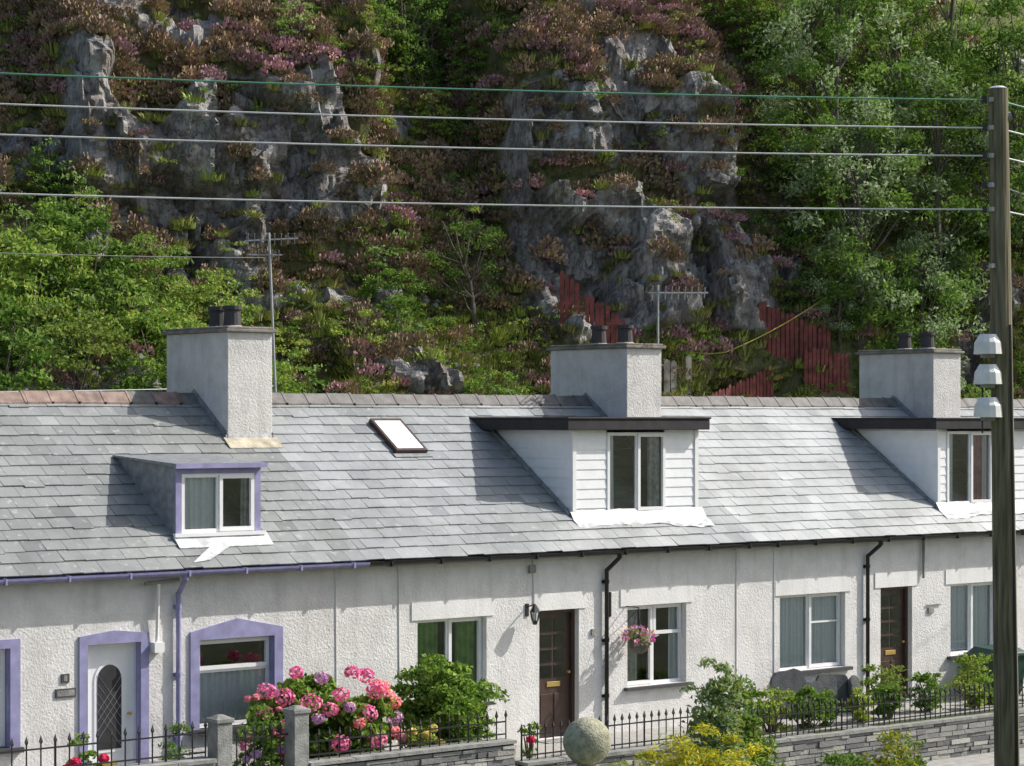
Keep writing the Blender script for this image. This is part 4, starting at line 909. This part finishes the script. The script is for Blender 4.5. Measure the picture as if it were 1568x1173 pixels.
q0 = hz(14.6, qcl) + Vector((0, 0, 1.4)); q1 = hz(11.3, 16.3) + Vector((0, 0, .3)); wire('clothes_line', q0, q1, .12, .014, 'rope'); wire('clothes_line', q1, hz(9.5, 16.0) + Vector((0, 0, .5)), .1, .010, 'rope')

# ------------------------------------------------------------------ garden plants
def garden(name, loc, R, nblob, rb, per, size, mat, mat2=None, heads=None, up_=.5, asp=.5):
    mb = MB(); P, c = crown_points((0, 0, R[2] * .95), R, nblob, rb, per, .4); P = P[P[:, 2] > 0.0]
    k = int(len(P) * .65) if mat2 else len(P); idx = rng.permutation(len(P)); V, F = leaves(P[idx[:k]], size, up_, asp); mb.arr(V, F, mat)
    if mat2: V, F = leaves(P[idx[k:]], size, up_, asp); mb.arr(V, F, mat2)
    for j in range(12): mb.cyl((rng.uniform(-.2, .2) * R[0], rng.uniform(-.2, .2) * R[1], -.1), tuple(c[j % nblob] * .9), .018, .008, 'bark', 5)
    if heads:
        placed = []
        for mt, n, hr, ps_, xlo, xhi in heads:
            for j in range(n):
                for _t in range(40):
                    d = unit(1)[0]; d[1] = -abs(d[1]) * .9; d[2] = abs(d[2]) * .9 - .15; d /= np.linalg.norm(d)
                    hc = np.array([0, 0, R[2] * .95]) + d * (np.array(R) + rb * .5)
                    if xlo <= hc[0] / R[0] <= xhi and all(np.linalg.norm(hc - q) > hr * 1.8 for q in placed): break
                placed.append(hc)
                h2 = hr * rng.uniform(.75, 1.1); u_ = unit(130); C_ = hc + u_ * h2 * np.array([1, 1, .8]) * rng.uniform(.85, 1.05, 130)[:, None]; V, F = leaves(C_, ps_, 0, .95, outward=u_); mb.arr(V, F, mt)
    o = mb.build(name); o.location = loc; return o
garden('hydrangea_bush', (-4.5, -1.15, 0), (1.15, .6, .76), 120, .26, 100, .12, 'leafG', 'leafD', [('pink', 15, .145, .045, -1.3, .6), ('salmon', 6, .11, .045, .1, 1.2), ('mauve', 4, .11, .045, -1.2, 1.2)], asp=.65)
garden('viburnum_bush', (-2.2, -1.1, 0), (.88, .6, .84), 150, .24, 100, .095, 'leafG', 'leafD')
garden('lily_plant', (-3.2, -1.75, 0), (.3, .2, .38), 14, .15, 40, .08, 'leafY', 'leafG', [('yellowp', 4, .06, .05, -2, 2), ('salmon', 2, .08, .045, -2, 2)])
garden('rose_bush', (-5.9, -1.6, 0), (.4, .3, .65), 26, .18, 60, .07, 'leafG', 'leafD', [('salmon', 3, .05, .04, -2, 2), ('red', 2, .055, .045, -2, 2), ('mauve', 4, .07, .04, -2, 2)])
garden('clipped_shrub', (-6.95, -1.2, 0), (.28, .25, .52), 22, .16, 80, .05, 'leafG', 'leafD')
garden('potted_roses', (-8.4, -1.3, 0), (.22, .2, .5), 18, .12, 50, .06, 'leafG', 'leafD', [('red', 3, .07, .045, -2, 2)])
garden('potted_roses', (-1.0, -1.6, 0), (.16, .14, .34), 8, .12, 40, .06, 'leafG', 'leafD', [('red', 1, .08, .05, -2, 2)])
garden('herb_planter', (.05, -1.6, 0), (.4, .2, .14), 14, .12, 50, .07, 'leafY', 'leafG')
garden('buddleia_bush', (.0, -4.5, -.75), (.48, .42, 1.25), 95, .24, 42, .12, 'leafS', 'leafY', asp=.35)
garden('elder_shrub', (.85, -4.2, -.75), (.5, .4, .95), 60, .26, 50, .11, 'leafG', 'leafY')
garden('golden_conifer', (-3.45, -7.5, -.75), (1.05, .9, 1.06), 150, .25, 95, .09, 'leafGold', 'leafY', asp=.3, up_=1.2)
garden('golden_conifer', (-2.2, -7.2, -.75), (.5, .5, .92), 50, .22, 80, .09, 'leafGold', 'leafY', asp=.3, up_=1.2)
garden('golden_shrub', (1.4, -6.55, -.75), (.32, .3, .86), 46, .2, 60, .075, 'leafY', 'leafGold', asp=.4)
garden('roadside_shrub', (2.2, -6.3, -.75), (.35, .3, .68), 30, .2, 50, .08, 'leafG', 'leafY')
for k, (x, y, s_, m1) in enumerate([(4.9, -1.7, .38, 'leafG'), (7.6, -1.0, .46, 'leafY'), (8.3, -1.4, .38, 'leafG'), (7.0, -1.6, .32, 'leafG'), (10.3, -.7, .46, 'leafY'), (10.0, -1.4, .3, 'leafG'), (3.6, -1.5, .46, 'leafG'), (4.2, -1.6, .42, 'leafY'), (9.2, -1.7, .22, 'leafY'), (5.5, -1.6, .3, 'leafG'), (6.2, -1.7, .28, 'leafY'), (2.9, -1.6, .3, 'leafG'), (12.3, -1.2, .4, 'leafG'), (11.2, -1.6, .26, 'leafG')]):
    garden('garden_plant', (x, y, 0), (s_, s_ * .7, s_), 28, s_ * .42, 55, .07, m1, 'leafG')
garden('roadside_shrub', (2.6, -4.6, -.75), (.6, .4, .5), 30, .22, 50, .08, 'leafG', 'leafD')

# ------------------------------------------------------------------ light, sky, camera
SV = Vector((1.55, -.68, 1.47)).normalized()
el = math.asin(SV.z); az = math.atan2(SV.x, SV.y)
w = bpy.data.worlds.new('World'); scene.world = w; w.use_nodes = True; nt = w.node_tree; bg = nt.nodes['Background']
sk = nt.nodes.new('ShaderNodeTexSky'); sk.sky_type = 'NISHITA'; sk.sun_disc = False; sk.sun_elevation = el; sk.sun_rotation = az
sk.air_density = 1.0; sk.dust_density = 3.0; nt.links.new(sk.outputs[0], bg.inputs[0]); bg.inputs[1].default_value = .15
sl = bpy.data.lights.new('sun', 'SUN'); sl.energy = 5.0; sl.angle = math.radians(.5); sl.color = (1, .965, .91)
so = bpy.data.objects.new('sun', sl); link(so); so.rotation_euler = SV.to_track_quat('Z', 'Y').to_euler(); so.location = (20, -10, 30)
cam = bpy.data.cameras.new('camera'); cam.lens = 85.06; cam.sensor_width = 36; cam.shift_y = .0341; cam.clip_end = 3000
co_ = bpy.data.objects.new('camera', cam); link(co_); co_.location = (-24.43, -29.11, 5.13); co_.rotation_euler = (math.radians(90), 0, math.radians(-40)); scene.camera = co_
scene.view_settings.view_transform = 'Standard'; scene.view_settings.look = 'None'; scene.view_settings.exposure = 0
